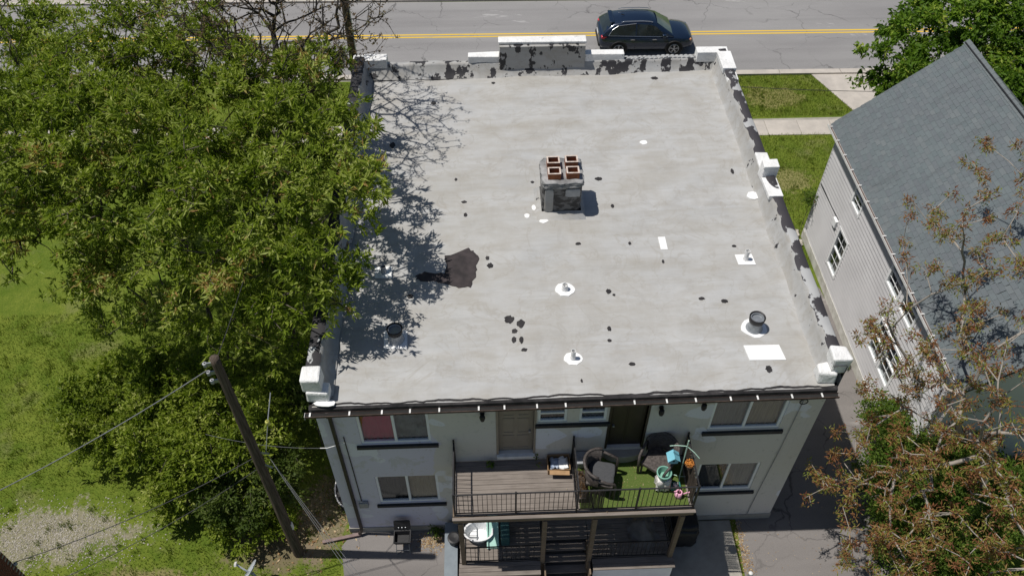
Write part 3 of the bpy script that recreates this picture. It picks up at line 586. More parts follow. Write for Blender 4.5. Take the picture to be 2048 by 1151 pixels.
# bamboo privacy strips tied on the railing
MT['reed'] = (lambda t: (t.col(t.ramp(t.noise(7, 4, .6, (9, 9, .4)), [(.35, (.030, .022, .016)), (.7, (.095, .075, .058))])), t.set(Roughness=.9))[-1])(NT('reed'))
def reed(p, q, h0, h1):
    p = Vector(p); q = Vector(q); L = (q-p).length; n = int(L/.03); m = MB()
    for i in range(n):
        a = p.lerp(q, (i+.5)/n); m.tube([(a.x, a.y, ZD+h0), (a.x+rnd.uniform(-.01, .01), a.y+rnd.uniform(-.01, .01), ZD+h1+rnd.uniform(-.05, .04))], .013, 5)
    return struct(m.build('reed_screen', 'reed', P), 'stuff')
reed((X1-.07, YF+.08), (X1-.07, -.35), .05, 1.0); reed((XM+.1, YF+.07), (XM+.68, YF+.07), .05, .95)
# lower level
ZL = .92
planks(3.3, 5.68, -1.5, -.04, ZL, 10); planks(6.98, 9.28, -1.5, -.04, ZL, 10); planks(5.70, 6.96, -.9, -.04, ZL, 6)
planks(3.28, 5.56, -1.92, -1.52, ZL+.02, 3); planks(7.02, 9.32, -1.86, -1.52, ZL+.02, 2)
MB().box(3.3, 5.55, -1.88, -1.84, .1, ZL-.03).build('skirt_board', 'deck_z', P); MB().box(7.04, 9.28, -1.80, -1.76, .02, ZL-.03).build('skirt_board', 'vinyl', P)
for i in range(4): MB().box(5.72, 6.9, -1.15-.25*i, -.92-.25*i, .70-.19*i, .74-.19*i).build('stair_tread', 'deck', P, bevel=.005)
MB().box(5.66, 5.70, -1.95, -.9, .0, .9).build('stringer', 'deck_z', P); MB().box(6.92, 6.96, -1.95, -.9, .0, .9).build('stringer', 'deck_z', P)
railing((3.5, YF+.08), (5.5, YF+.08), .1, .95, ZL, ()); railing((7.05, YF+.08), (9.1, YF+.08), .1, .95, ZL, ())
railing((3.42, YF+.14), (3.42, -.08), .1, .95, ZL, (.5,)); railing((9.22, YF+.14), (9.22, -.08), .1, .95, ZL, ()); railing((5.62, YF+.14), (5.62, -.08), .1, .95, ZL, (1,))
# ------------------------------------------------------------------ things on the balcony
MT['turf'] = (lambda t: (t.col(t.mix(t.ramp(t.noise(28, 3, .7), [(.60, 0.), (.70, .8)]), (.085, .125, .030), (.30, .28, .11))), t.bump(t.noise(90, 2), .6, .02), t.set(Roughness=1, Specular_IOR_Level=.1))[-1])(NT('artificial_turf'))
tag(MB().box(6.50, 9.30, -1.50, -.06, ZD+.006, ZD+.022).build('turf_mat', 'turf'), 'green artificial grass mat covering the right half of the balcony', 'mat')
MT['wicker'] = (lambda t: (t.col(t.ramp(t.noise(14, 3, .6, (1, 1, 3)), [(.35, (.035, .028, .025)), (.7, (.10, .085, .078))])), t.bump(t.noise(60, 2, .5, (1, 1, 3)), .6, .02), t.set(Roughness=.6))[-1])(NT('dark_wicker'))
MT['cushion'] = (lambda t: (t.col(t.ramp(t.noise(18, 2, .5, (1, 6, 1)), [(.4, (.045, .047, .052)), (.6, (.065, .067, .072))])), t.set(Roughness=.9))[-1])(NT('charcoal_cushion'))
def chair(label, loc, rz_, cush):
    t = thing('wicker_armchair', label, 'chair', loc, 'armchairs on the balcony')
    def bl(mb, nm, mt, **k): return mb.xf(loc, rz_, 1.25).build(nm, mt, t, **k)
    bl(MB().box(-.27, .29, -.27, .27, .30, .40), 'seat', 'wicker', bevel=.03)
    if cush: bl(MB().lump(-.25, .29, -.25, .25, .40, .49, .006, 6, 3), 'cushion', 'cushion', smooth=True)
    vs = []; n = 12
    for i in range(n+1):
        a = math.pi*(.5+i/n); 
        for z, k in ((.38, 1), (.85-.12*abs(i/n-.5), 1.12)):
            vs += [(-.02+.30*k*math.cos(a), .31*k*math.sin(a), z), (-.02+.26*k*math.cos(a), .27*k*math.sin(a), z)]
    fs = []
    for i in range(n):
        a, b = i*4, (i+1)*4; fs += [(a, b, b+2, a+2), (a+1, a+3, b+3, b+1), (a+2, b+2, b+3, a+3)]
    bl(MB().add(vs, fs), 'backrest', 'wicker', smooth=True)
    for s_ in (-1, 1):
        bl(MB().tube([(-.05, s_*.34, .74), (.15, s_*.335, .64), (.30, s_*.31, .60), (.33, s_*.29, .48), (.32, s_*.27, .02)], .03, 8), 'armrest', 'wicker', smooth=True)
    for x, y in ((-.24, -.22), (-.24, .22), (.26, -.23), (.26, .23)): bl(MB().tube([(x, y, .0), (x, y, .32)], .024, 8), 'leg', 'wicker')
    bl(MB().tube([(-.02+.335*math.cos(math.pi*(.5+i/12)), .345*math.sin(math.pi*(.5+i/12)), .86-.12*abs(i/12-.5)) for i in range(13)], .032, 8), 'top_rail', 'wicker', smooth=True)
    return t
chair('dark wicker armchair with charcoal cushion beside the centre divider railing', (7.05, -.82, ZD+.022), math.radians(-12), True)
chair('dark wicker armchair without cushion by the brown door', (8.62, -.44, ZD+.022), math.radians(-128), False)
# cardboard tray with packaging
t = thing('cardboard_box', 'open cardboard box with blue and white wrapping left of the divider', 'box', (6.04, -.26, ZD))
MT['card'] = pm('cardboard', (.40, .25, .13), (.30, .19, .10), 5, .9, .1); MT['bluewrap'] = pm('blue_wrap', (.16, .22, .33), (.45, .50, .58), 6, .5, .3)
x0, x1, y0, y1 = 5.74, 6.33, -.50, -.04
MB().box(x0, x1, y0, y1, ZD+.004, ZD+.02).build('base', 'card', t)
for q in ((x0, x0+.012, y0, y1), (x1-.012, x1, y0, y1), (x0+.012, x1-.012, y0, y0+.012), (x0+.012, x1-.012, y1-.012, y1)): MB().box(*q, ZD+.02, ZD+.24).build('side', 'card', t)
MB().bar((5.78, -.56, ZD+.22), (6.30, -.58, ZD+.20), .13, .012).build('flap', 'card', t)
MB().lump(5.82, 6.06, -.42, -.12, ZD+.03, ZD+.22, .03, 5, 8).build('wrapping', 'bluewrap', t, smooth=True)
MB().lump(6.04, 6.28, -.45, -.10, ZD+.03, ZD+.23, .03, 5, 9).build('wrapping', 'whitepatch', t, smooth=True)
# grey lidded bin
t = thing('storage_bin', 'pale grey lidded plastic bin against the wall right of the divider', 'bin', (6.72, -.22, ZD+.022)); z = ZD+.023
MT['greyplastic'] = pm('grey_plastic', (.30, .31, .33), (.26, .27, .29), 4, .5, .03)
MB().add([(6.55, -.36, z), (6.89, -.36, z), (6.89, -.08, z), (6.55, -.08, z), (6.52, -.39, z+.30), (6.92, -.39, z+.30), (6.92, -.05, z+.30), (6.52, -.05, z+.30)], [(3, 2, 1, 0), (4, 5, 6, 7), (0, 1, 5, 4), (1, 2, 6, 5), (2, 3, 7, 6), (3, 0, 4, 7)]).build('tub', 'greyplastic', t, bevel=.02)
MB().box(6.50, 6.94, -.41, -.04, z+.30, z+.34).build('lid', 'greyplastic', t, bevel=.02); MB().bar((6.62, -.22, z+.36), (6.82, -.22, z+.36), .05, .03).build('handle', 'greyplastic', t)
# dried planter trough along divider
t = thing('planter_trough', 'dark planter trough of dried plants along the divider railing', 'planter', (6.56, -1.0, ZD+.022))
MB().box(6.48, 6.68, -1.35, -.55, ZD+.023, ZD+.24).build('trough', 'wicker', t, bevel=.01)
m = MB()
for i in range(160):
    x, y = rnd.uniform(6.49, 6.67), rnd.uniform(-1.33, -.57); m.tube([(x, y, ZD+.22), (x+rnd.uniform(-.08, .08), y+rnd.uniform(-.08, .08), ZD+rnd.uniform(.34, .52))], [.008, .002], 3)
struct(m.build('dried_plants', pm('dried_plant', (.11, .06, .03), (.20, .12, .05), 20, .9), t), 'stuff')
# white sack with green pot on it
MT['sack'] = pm('white_sack', (.70, .68, .66), (.55, .52, .50), 6, .7, .3); MT['jade'] = pm('jade_plastic', (.20, .42, .33), (.17, .36, .29), 4, .45, .03)
tag(MB().lump(8.50, 8.86, -1.12, -.82, ZD+.024, ZD+.50, .03, 7, 33).build('plastic_sack', 'sack', smooth=True), 'full white plastic sack under the green flower pot', 'sack')
t = thing('flower_pot', 'round jade green flower pot standing on the white sack', 'flower pot', (8.66, -.95, ZD+.50)); z = ZD+.50
MB().lathe([(.001, .0), (.13, .0), (.175, .22), (.165, .22), (.12, .03), (.001, .03)], (8.66, -.95, z), 24).build('pot', 'jade', t, smooth=False)
MB().lathe([(.172, .17), (.192, .175), (.196, .225), (.165, .228), (.163, .2)], (8.66, -.95, z), 24).build('rim', 'jade', t, smooth=True)
# plant stand with hooks, birdhouse and basket
MT['mint_metal'] = pm('mint_metal', (.42, .60, .50), (.34, .50, .42), 8, .5, .05)
t = thing('plant_stand', 'tall mint green metal plant hanger with crossed arms by the right railing', 'plant stand', (9.16, -.78, ZD+.022))
b = Vector((9.16, -.78, ZD+.03)); tp = Vector((9.14, -.74, ZD+1.85))
MB().tube([b, b.lerp(tp, .5), tp], .016, 8).build('pole', 'mint_metal', t)
for dx, dy, dz in ((-.42, .04, -.02), (.30, -.22, -.22), (.05, .1, .12)): MB().tube([tp-Vector((0, 0, .25)), tp-Vector((0, 0, .25))+Vector((dx*.6, dy*.6, dz*.6+.03)), tp-Vector((0, 0, .25))+Vector((dx, dy, dz))], .012, 6).build('arm', 'mint_metal', t)
for a in (0.3, 2.4, 4.5): MB().tube([b+Vector((0, 0, .16)), b+Vector((.26*math.cos(a), .26*math.sin(a), -.005))], .012, 6).build('foot', 'mint_metal', t)
MT['skyblue'] = pm('sky_blue_paint', (.20, .50, .60), (.17, .44, .54), 5, .55, .03)
t = thing('birdhouse', 'sky blue birdhouse hanging from the mint green plant stand', 'birdhouse', (8.86, -.76, ZD+.98)); z = ZD+.98
MB().prism([(-.12, 0), (.12, 0), (.12, .16), (0, .28), (-.12, .16)], -.1, .1).build('tmp', 'skyblue', t) if False else None
pts = [(-.11, .0), (.11, .0), (.13, .16), (0, .28), (-.13, .16)]
MB().add([(8.86+x, -.86, z+y) for x, y in pts]+[(8.86+x, -.66, z+y) for x, y in pts], [(4, 3, 2, 1, 0), (5, 6, 7, 8, 9)]+[(i, (i+1) % 5, 5+(i+1) % 5, 5+i) for i in range(5)]).build('house', 'skyblue', t)
MB().add([(8.86-.16, -.90, z+.15), (8.86, -.90, z+.30), (8.86, -.62, z+.30), (8.86-.16, -.62, z+.15), (8.86+.16, -.90, z+.15), (8.86+.16, -.62, z+.15)], [(0, 1, 2, 3), (1, 4, 5, 2)]).build('roof', 'skyblue', t)
MB().tube([(8.86, -.865, z+.12), (8.86, -.855, z+.12)], .03, 12).build('entrance_hole', 'hollow_shade', t); MB().tube([(8.86, -.76, z+.30), (8.80, -.72, z+.66)], .004, 4).build('cord', 'black_metal', t)
t = thing('hanging_basket', 'brown hanging basket of orange dried flowers on the plant stand', 'basket', (9.28, -.88, ZD+.85)); z = ZD+.85
MB().lathe([(.001, 0), (.07, .01), (.12, .10), (.13, .16), (.11, .15)], (9.28, -.88, z), 14).build('bowl', pm('coir', (.16, .08, .035), (.10, .05, .025), 12, .9, .4), t, smooth=True)
m = MB()
for i in range(70): a = rnd.uniform(0, 6.3); r = rnd.uniform(0, .12); m.lump(9.28+r*math.cos(a)-.015, 9.28+r*math.cos(a)+.015, -.88+r*math.sin(a)-.015, -.88+r*math.sin(a)+.015, z+.14, z+.14+rnd.uniform(.03, .09), .006, 1, i)
struct(m.build('flowers', pm('orange_flowers', (.55, .22, .03), (.35, .12, .03), 30, .8), t), 'stuff'); MB().tube([(9.28, -.88, z+.16), (9.40, -.92, z+.62)], .004, 4).build('cord', 'black_metal', t)
# watering can
MT['pink'] = pm('pink_plastic', (.80, .42, .55), (.72, .36, .48), 4, .45, .02)
t = thing('watering_can', 'small pink watering can near the front railing corner', 'watering can', (9.06, -1.25, ZD+.022)); z = ZD+.023
MB().lathe([(.001, 0), (.10, 0), (.105, .1), (.09, .2), (.06, .22), (.055, .2)], (9.06, -1.25, z), 16).build('body', 'pink', t, smooth=True); MB().tube([(9.14, -1.25, z+.06), (9.26, -1.27, z+.20), (9.32, -1.28, z+.24)], [.025, .018, .022], 8).build('spout', 'pink', t, smooth=True)
MB().tube([(8.98, -1.25, z+.18), (8.93, -1.25, z+.24), (9.0, -1.25, z+.30), (9.08, -1.25, z+.22)], .012, 6).build('handle', 'pink', t)
t = thing('ice_chest', 'teal plastic caddy of garden bits at the foot of the plant stand', 'caddy', (9.0, -1.02, ZD+.022)) ; z = ZD+.023
t.name = 'garden_caddy'; ROOT['garden_caddy'] = (9.0, -1.02, ZD+.022)
MT['teal'] = pm('teal_plastic', (.06, .28, .24), (.05, .22, .19), 4, .5, .02)
MB().box(8.90, 9.14, -1.10, -.92, z, z+.05).box(8.90, 8.915, -1.10, -.92, z+.05, z+.15).box(9.125, 9.14, -1.10, -.92, z+.05, z+.15).box(8.915, 9.125, -1.10, -1.085, z+.05, z+.15).box(8.915, 9.125, -.935, -.92, z+.05, z+.15).build('tray', 'teal', t, bevel=.006)
MB().lump(8.95, 9.08, -1.06, -.96, z+.06, z+.2, .02, 3, 5).build('sponge', 'sack', t, smooth=True)
# potted sprouts by the tan door
# ------------------------------------------------------------------ things on the lower level
MT['white_plastic'] = pm('white_plastic', (.78, .79, .80), (.70, .71, .73), 3, .35, .02)
t = thing('wash_tub', 'white oval plastic tub leaning on the lower porch railing', 'tub', (3.90, -.75, ZL)); z = ZL+.002
MB().lathe([(.001, 0), (.30, .0), (.40, .30), (.44, .31), (.44, .335), (.385, .33), (.28, .04), (.001, .04)], (3.84, -.72, z), 28, 1, .72).build('basin', 'white_plastic', t, smooth=False)
t = thing('toddler_slide', 'mint green plastic toddler slide on the lower porch', 'slide', (4.45, -.85, ZL)); z = ZL+.002
MT['mint_plastic'] = pm('mint_plastic', (.42, .66, .58), (.36, .58, .51), 3, .45, .02); MT['teal_dark'] = pm('dark_teal_plastic', (.05, .14, .14), (.04, .11, .11), 3, .5, .02)
MB().add([(4.12, -.45, z+.45), (4.38, -.45, z+.45), (4.40, -1.12, z+.06), (4.08, -1.12, z+.06)], [(0, 1, 2, 3)]).build('chute', 'mint_plastic', t)
for x in (4.07, 4.37): MB().bar((x+.02, -.42, z+.49), (x+.02, -1.14, z+.08), .045, .10).build('side_rail', 'mint_plastic', t, bevel=.01)
MB().box(4.10, 4.40, -.44, -.30, z, z+.45).build('ladder', 'mint_plastic', t, bevel=.02); MB().box(4.47, 4.72, -1.05, -.5, z, z+.5).build('step_block', 'teal_dark', t, bevel=.04)
t = thing('grey_bench', 'long slate grey wooden bench box beside the lower porch', 'bench', (3.03, -.9, .01))
MT['slate'] = pm('slate_paint', (.20, .235, .26), (.17, .20, .225), 4, .6, .08)
MB().box(2.86, 3.20, -1.72, -.12, .03, .56).build('box', 'slate', t, bevel=.008); MB().box(2.84, 3.22, -1.75, -.10, .56, .60).build('lid', 'slate', t, bevel=.008)
t = thing('black_bucket', 'black round lidded bucket standing on the slate grey bench', 'bucket', (3.12, -.72, .60))
MB().lathe([(.001, 0), (.14, 0), (.17, .26), (.001, .265)], (3.12, -.72, .602), 22).build('bucket', 'black_metal', t, smooth=False); MB().lathe([(.15, .26), (.185, .262), (.185, .30), (.14, .315), (.001, .30)], (3.12, -.72, .602), 22).build('lid', 'black_metal', t, smooth=False)
# cloth heap under right deck, covered barbecue right of the porch
n = 22; g = []
for i in range(n):
    for j in range(n):
        u, v = i/(n-1), j/(n-1); x = 8.15+.85*u; y = -1.25+1.0*v; d_ = math.hypot((u-.5)*1.2, (v-.55)*1.1)
        g.append((x+.05*math.sin(v*9), y+.05*math.sin(u*8), ZL+.03+max(0, .55-d_*1.0)+.035*math.sin(u*19+v*7)+.03*math.sin(v*23)))
tag(MB().add(g, [(i*n+j, (i+1)*n+j, (i+1)*n+j+1, i*n+j+1) for i in range(n-1) for j in range(n-1)]).build('draped_cloth', pm('grey_cloth', (.20, .18, .17), (.14, .13, .12), 4, .95, .2), smooth=True), 'crumpled grey cloth heaped under the right half of the balcony', 'cloth')
t = thing('covered_barbecue', 'barbecue under a black fitted cover beside the porch', 'barbecue', (9.85, -.55, .072))
MB().lump(9.50, 10.20, -.92, -.18, .075, 1.02, .02, 7, 91).build('cover', pm('black_vinyl', (.012, .012, .014), (.02, .02, .022), 5, .5, .3), t, smooth=True)
MB().lump(9.54, 10.16, -.85, -.25, .98, 1.22, .02, 6, 92).build('hood_cover', pm('black_vinyl_top', (.012, .012, .014), (.02, .02, .022), 5, .5, .3), t, smooth=True)
# charcoal grill by the wall
t = thing('charcoal_grill', 'small open black charcoal grill on thin legs by the lower left window', 'grill', (1.62, -.52, .012))
gx, gy, gzz = 1.60, -.50, .62
MB().add([(gx-.20, gy-.15, gzz-.2), (gx+.20, gy-.15, gzz-.2), (gx+.20, gy+.15, gzz-.2), (gx-.20, gy+.15, gzz-.2), (gx-.25, gy-.2, gzz), (gx+.25, gy-.2, gzz), (gx+.25, gy+.2, gzz), (gx-.25, gy+.2, gzz), (gx-.22, gy-.17, gzz), (gx+.22, gy-.17, gzz), (gx+.22, gy+.17, gzz), (gx-.22, gy+.17, gzz), (gx-.18, gy-.13, gzz-.17), (gx+.18, gy-.13, gzz-.17), (gx+.18, gy+.13, gzz-.17), (gx-.18, gy+.13, gzz-.17)],
    [(3, 2, 1, 0), (0, 1, 5, 4), (1, 2, 6, 5), (2, 3, 7, 6), (3, 0, 4, 7), (4, 5, 9, 8), (5, 6, 10, 9), (6, 7, 11, 10), (7, 4, 8, 11), (9, 13, 12, 8), (10, 14, 13, 9), (11, 15, 14, 10), (8, 12, 15, 11), (12, 13, 14, 15)]).build('firebox', 'black_metal', t)
MB().add([(gx-.25, gy+.2, gzz+.01), (gx+.25, gy+.2, gzz+.01), (gx+.25, gy+.33, gzz+.34), (gx-.25, gy+.33, gzz+.34), (gx-.2, gy+.30, gzz+.01), (gx+.2, gy+.30, gzz+.01), (gx+.2, gy+.37, gzz+.3), (gx-.2, gy+.37, gzz+.3)], [(0, 1, 2, 3), (7, 6, 5, 4), (0, 4, 5, 1), (1, 5, 6, 2), (2, 6, 7, 3), (3, 7, 4, 0)]).build('lid', 'black_metal', t, bevel=.02)
for a in (-.1, 0, .1): MB().tube([(gx+a, gy+.22, gzz+.07), (gx+a, gy+.20, gzz+.17)], .014, 6).build('vent', 'galv', t)
for sx in (-1, 1):
    MB().tube([(gx+sx*.18, gy-.12, gzz-.18), (gx+sx*.20, gy-.26, .014)], .011, 6).build('leg', 'galv', t); MB().tube([(gx+sx*.18, gy+.12, gzz-.18), (gx+sx*.20, gy+.2, .014)], .011, 6).build('leg', 'galv', t)
for k in range(4): MB().bar((gx-.18, gy-.20-.015*k, .16+.02*k), (gx+.18, gy-.20-.015*k, .16+.02*k), .01, .01).build('rack_wire', 'galv', t)
# arched window-well cover on the left wall
t = thing('window_well', 'black half-round window well with white rim against the left wall', 'window well', (-.05, 1.35, 0))
pts = [(-.02-.55*math.sin(math.pi*k/14), 1.35-.75*math.cos(math.pi*k/14)) for k in range(15)]
MB().prism(pts, 0, .34).build('cover', 'black_metal', t); MB().tube([(x-.01, y, .34) for x, y in pts], .022, 6).build('rim', 'gutter_white', t)
# short capped pipe at the edge of the pad
t = thing('bollard_pipe', 'short grey capped steel pipe post at the edge of the concrete pad', 'post', (11.50, -1.98, .012))
MB().tube([(11.50, -1.98, .012), (11.50, -1.98, .62)], .06, 14).build('pipe', 'galv', t); MB().lathe([(.062, 0), (.062, .02), (.04, .04), (.001, .045)], (11.50, -1.98, .62), 14).build('cap', 'gutter_white', t, smooth=True)
# satellite dish
t = thing('satellite_dish', 'grey satellite dish on a short mast at the bottom of the lawn', 'satellite dish', (-2.45, -1.62, 0))
MT['dishgrey'] = pm('dish_grey', (.42, .45, .48), (.36, .39, .42), 3, .45, .02)
dc = Vector((-2.5, -1.55, .95)); ax = Vector((-.80, .28, .53)).normalized(); u_ = ax.orthogonal().normalized(); v_ = ax.cross(u_)
vs = [dc]; fs = []
for r in range(1, 5):
    for k in range(20):
        a = 2*math.pi*k/20; vs.append(dc+(u_*math.cos(a)+v_*math.sin(a))*.34*r/4+ax*(.07*(r/4)**2))
fs += [(0, 1+(k+1) % 20, 1+k) for k in range(20)]
for r in range(3):
    for k in range(20): fs.append((1+r*20+k, 1+r*20+(k+1) % 20, 21+r*20+(k+1) % 20, 21+r*20+k))
ds = MB().add(vs, fs).build('reflector', 'dishgrey', t, smooth=True); sm = ds.modifiers.new('s', 'SOLIDIFY'); sm.thickness = .012
lt = dc+ax*.52+Vector((0, 0, -.06)); MB().bar(dc+ax*.02-Vector((0, 0, .2)), lt, .04, .04).build('feed_arm', 'dishgrey', t); MB().bar(lt-v_*.09, lt+v_*.09, .06, .06).build('feed_horn', 'gutter_white', t)
MB().tube([(-2.40, -1.62, 0), (-2.40, -1.62, .8), dc-ax*.03], .03, 8).build('mast', 'dishgrey', t)
# ------------------------------------------------------------------ neighbouring house
H = thing('neighbour_house', 'grey vinyl-sided house with slate grey shingle gable roof beside the driveway', 'house', (20.5, 6.5, 0))
MT['siding'] = pm('grey_siding', (.59, .585, .595), (.52, .515, .525), .8, .6, .04, 30)
MT['fnd_white'] = pm('white_foundation', (.62, .61, .57), (.42, .41, .36), 2.5, .85, .25, 18)
hx, hx2, hy0, hy1, hz0, hz1 = 17.0, 24.0, 1.0, 12.05, .45, 5.34
NW = [(8.80, 9.62, 4.05, 5.12), (8.72, 9.62, 1.06, 2.86), (5.02, 5.98, 3.95, 5.18), (3.86, 4.88, 3.95, 5.22), (4.48, 5.32, 1.45, 2.95), (3.52, 4.40, 1.45, 2.98)]
m = MB(); put = lambda y, d, z: (hx+d, y, z)
ys = sorted({hy0, hy1, *[h[0] for h in NW], *[h[1] for h in NW]}); nb = 28; e = (hz1-hz0)/nb
for i in range(nb):                                    # lap boards with real steps, cut at the openings
    z0, z1 = hz0+i*e, hz0+(i+1)*e
    for a, b in zip(ys, ys[1:]):
        mz, my = (z0+z1)/2, (a+b)/2
        if any(h[0] < my < h[1] and h[2] < mz < h[3] for h in NW): continue
        m.quad((hx-.036, b, z0), (hx-.036, a, z0), (hx, a, z1), (hx, b, z1)); m.quad((hx, b, z0), (hx, a, z0), (hx-.036, a, z0), (hx-.036, b, z0))
for a, b, c_, d in NW:
    for p, q in (((a, c_), (b, c_)), ((b, c_), (b, d)), ((b, d), (a, d)), ((a, d), (a, c_))): m.quad(put(p[0], -.005, p[1]), put(p[0], .14, p[1]), put(q[0], .14, q[1]), put(q[0], -.005, q[1]))
RZ, RX = 8.52, 20.5
m.add([(hx, hy0, 0), (hx2, hy0, 0), (hx2, hy0, hz1), (RX, hy0, RZ-.15), (hx, hy0, hz1)], [(0, 1, 2, 3, 4)]); m.add([(hx, hy1, 0), (hx2, hy1, 0), (hx2, hy1, hz1), (RX, hy1, RZ-.15), (hx, hy1, hz1)], [(4, 3, 2, 1, 0)])
m.quad((hx2, hy0, 0), (hx2, hy1, 0), (hx2, hy1, hz1), (hx2, hy0, hz1)); m.quad((hx+.3, hy0, .2), (hx+.3, hy1, .2), (hx+.3, hy1, hz1), (hx+.3, hy0, hz1))
m.build('wall', 'siding', H)
MB().box(hx-.05, hx+.2, hy0, hy1+.02, 0, hz0-.005).build('foundation', 'fnd_white', H, bevel=.01)
for yy in (hy0, hy1): MB().box(hx-.03, hx+.06, yy-.035, yy+.035, hz0, hz1).build('corner_trim', 'siding', H)
MB().tube([(hx-.03, 12.0, 2.82), (hx-.03, 9.9, 2.92)], .018, 5).build('cable', 'black_metal', H); MB().box(hx-.12, hx, 9.86, 10.16, 2.55, 2.86).build('vent_hood', 'vinyl', H, bevel=.02)
for a, b, c_, d in NW:
    t_ = .075; f = MB(); f.box(hx-.045, hx+.05, a-.03, a+t_, c_-.03, d+.03).box(hx-.045, hx+.05, b-t_, b+.03, c_-.03, d+.03).box(hx-.045, hx+.05, a+t_, b-t_, c_-.03, c_+t_).box(hx-.045, hx+.05, a+t_, b-t_, d-t_, d+.03)
    wo = f.build('window', 'vinyl', H, bevel=.006); zm = (c_+d)/2
    MB().box(hx-.03, hx+.04, a+t_, b-t_, zm-.03, zm+.03).build('meeting_rail', 'vinyl', wo)
    for z0, z1 in ((c_+t_, zm-.03), (zm+.03, d-t_)):
        MB().box(hx+.01, hx+.018, a+t_, b-t_, z0, z1).build('pane', 'glass', wo)
        MB().box(hx-.002, hx+.009, (a+b)/2-.01, (a+b)/2+.01, z0, z1).build('muntin', 'vinyl', wo)
        MB().box(hx-.002, hx+.009, a+t_, b-t_, (z0+z1)/2-.01, (z0+z1)/2+.01).build('muntin', 'vinyl', wo)
    MB().quad((hx+.13, a, c_), (hx+.13, a+(b-a)*.55, c_), (hx+.13, a+(b-a)*.5, d), (hx+.13, a, d)).build('curtain_or_dark_room', 'curt_grey', wo)
# roof: deck, ridge caps, shingles
ex, ez, ry0, ry1 = 16.80, 5.28, .75, 12.45
sl_ = Vector((RX-ex, 0, RZ-ez)); SL = sl_.length; sd = sl_/SL; sn = Vector((-sd.z, 0, sd.x))
rf = MB().add([(ex, ry0, ez-.12), (RX, ry0, RZ-.12), (RX, ry1, RZ-.12), (ex, ry1, ez-.12), (ex, ry0, ez-.01), (RX, ry0, RZ-.01), (RX, ry1, RZ-.01), (ex, ry1, ez-.01)], [(3, 2, 1, 0), (4, 5, 6, 7), (0, 1, 5, 4), (1, 2, 6, 5), (2, 3, 7, 6), (3, 0, 4, 7)]).build('roof', pm('roof_deck', (.06, .07, .075), (.05, .06, .06), 3, .9), H)
e2x = 2*RX-ex
MB().add([(RX, ry0, RZ-.12), (e2x, ry0, ez-.12), (e2x, ry1, ez-.12), (RX, ry1, RZ-.12), (RX, ry0, RZ-.0), (e2x, ry0, ez-.0), (e2x, ry1, ez), (RX, ry1, RZ)], [(3, 2, 1, 0), (4, 5, 6, 7), (0, 1, 5, 4), (1, 2, 6, 5), (2, 3, 7, 6), (3, 0, 4, 7)]).build('far_slope', pm('roof_far', (.13, .145, .15), (.10, .115, .12), 9, .9, .3, 30), rf)
def shmat():
    t = NT('shingle'); at = t.n('Attribute', attribute_name='tint'); oi = t.n('ObjectInfo'); ad = t.n('Math', operation='ADD'); fr = t.n('Math', operation='FRACT')
    t.l(at.outputs['Fac'], ad.inputs[0]); t.l(oi.outputs['Random'], ad.inputs[1]); t.l(ad.outputs[0], fr.inputs[0])
    c = t.ramp(fr.outputs[0], [(.0, (.104, .127, .134)), (.4, (.122, .145, .152)), (.75, (.108, .123, .134)), (1., (.138, .157, .162))])
    c = t.mix(t.ramp(t.noise(.4, 4), [(.35, 0.), (.7, .35)]), c, (.106, .112, .126)); c = t.mix(t.ramp(t.noise(1.6, 4, .6, (.35, 3, .35)), [(.5, 0.), (.75, .45)]), c, (.075, .082, .088)); c = t.mix(t.ramp(t.noise(70, 2), [(.5, 0.), (.75, .4)]), c, (.19, .208, .213))
    t.col(c); t.bump(t.noise(80, 2), .4, .01); return t.set(Roughness=.92, Specular_IOR_Level=.2)
MT['shingle'] = shmat()
rowh, tabw = .142, .30; nr = int(SL/rowh); cells = []
for r in range(nr):
    y = ry0+(.15 if r % 2 else 0)-rnd.uniform(0, .05)
    while y < ry1:
        wd = tabw*rnd.choice((.8, 1, 1, 1.2)); a, b = max(y, ry0), min(y+wd-.006, ry1)
        if b-a > .05: cells.append((r, a, b))
        y += wd
def shverts(r, a, b, up):
    p0 = Vector((ex, 0, ez))+sd*(r*rowh-.03); p1 = p0+sd*(rowh+.05)
    lo, hi = sn*.004, sn*(.016+up)
    pts = [p0+lo, p1+lo*.2, p1+sn*.006, p0+hi]
    return [(p.x, a, p.z) for p in pts]+[(p.x, b, p.z) for p in pts]
SHF = [(0, 4, 7, 3), (3, 7, 6, 2), (0, 3, 2, 1), (4, 5, 6, 7)]
key = sorted(range(len(cells)), key=lambda i: (cells[i][1]-CAM[1])**2+(ex+cells[i][0]*.11-CAM[0])**2)
near = set(key[:300]); vs = []; fs = []; ti = []
base_me = {}
for i, (r, a, b) in enumerate(cells):
    if i in near:
        kw = round((b-a)*20)/20
        if kw not in base_me:
            ob = MB().add([(q[0], q[1]-.0, q[2]) for q in shverts(0, 0, b-a, .004)], SHF).build('shingle', 'shingle', rf, local=True); base_me[kw] = ob.data
        else: ob = link('shingle', base_me[kw], rf)
        q = sd*(r*rowh); ob.location = (q.x-20.5, a-6.5, q.z+rnd.uniform(0, .004))
    else:
        n0 = len(vs); vs += shverts(r, a, b, rnd.uniform(0, .006)); fs += [tuple(n0+k for k in f) for f in SHF]; ti += [rnd.random()]*8
struct(npmesh('shingles', np.array(vs), np.array(fs), 'shingle', rf, np.array(ti)), 'stuff')
m = MB()
for i in range(42):
    y = ry0+i*.28; m.add([(RX-.16, y, RZ-.10), (RX, y, RZ+.045), (RX+.16, y, RZ-.10), (RX-.16, y+.30, RZ-.108), (RX, y+.30, RZ+.033), (RX+.16, y+.30, RZ-.108)], [(0, 1, 4, 3), (1, 2, 5, 4), (0, 2, 1)])
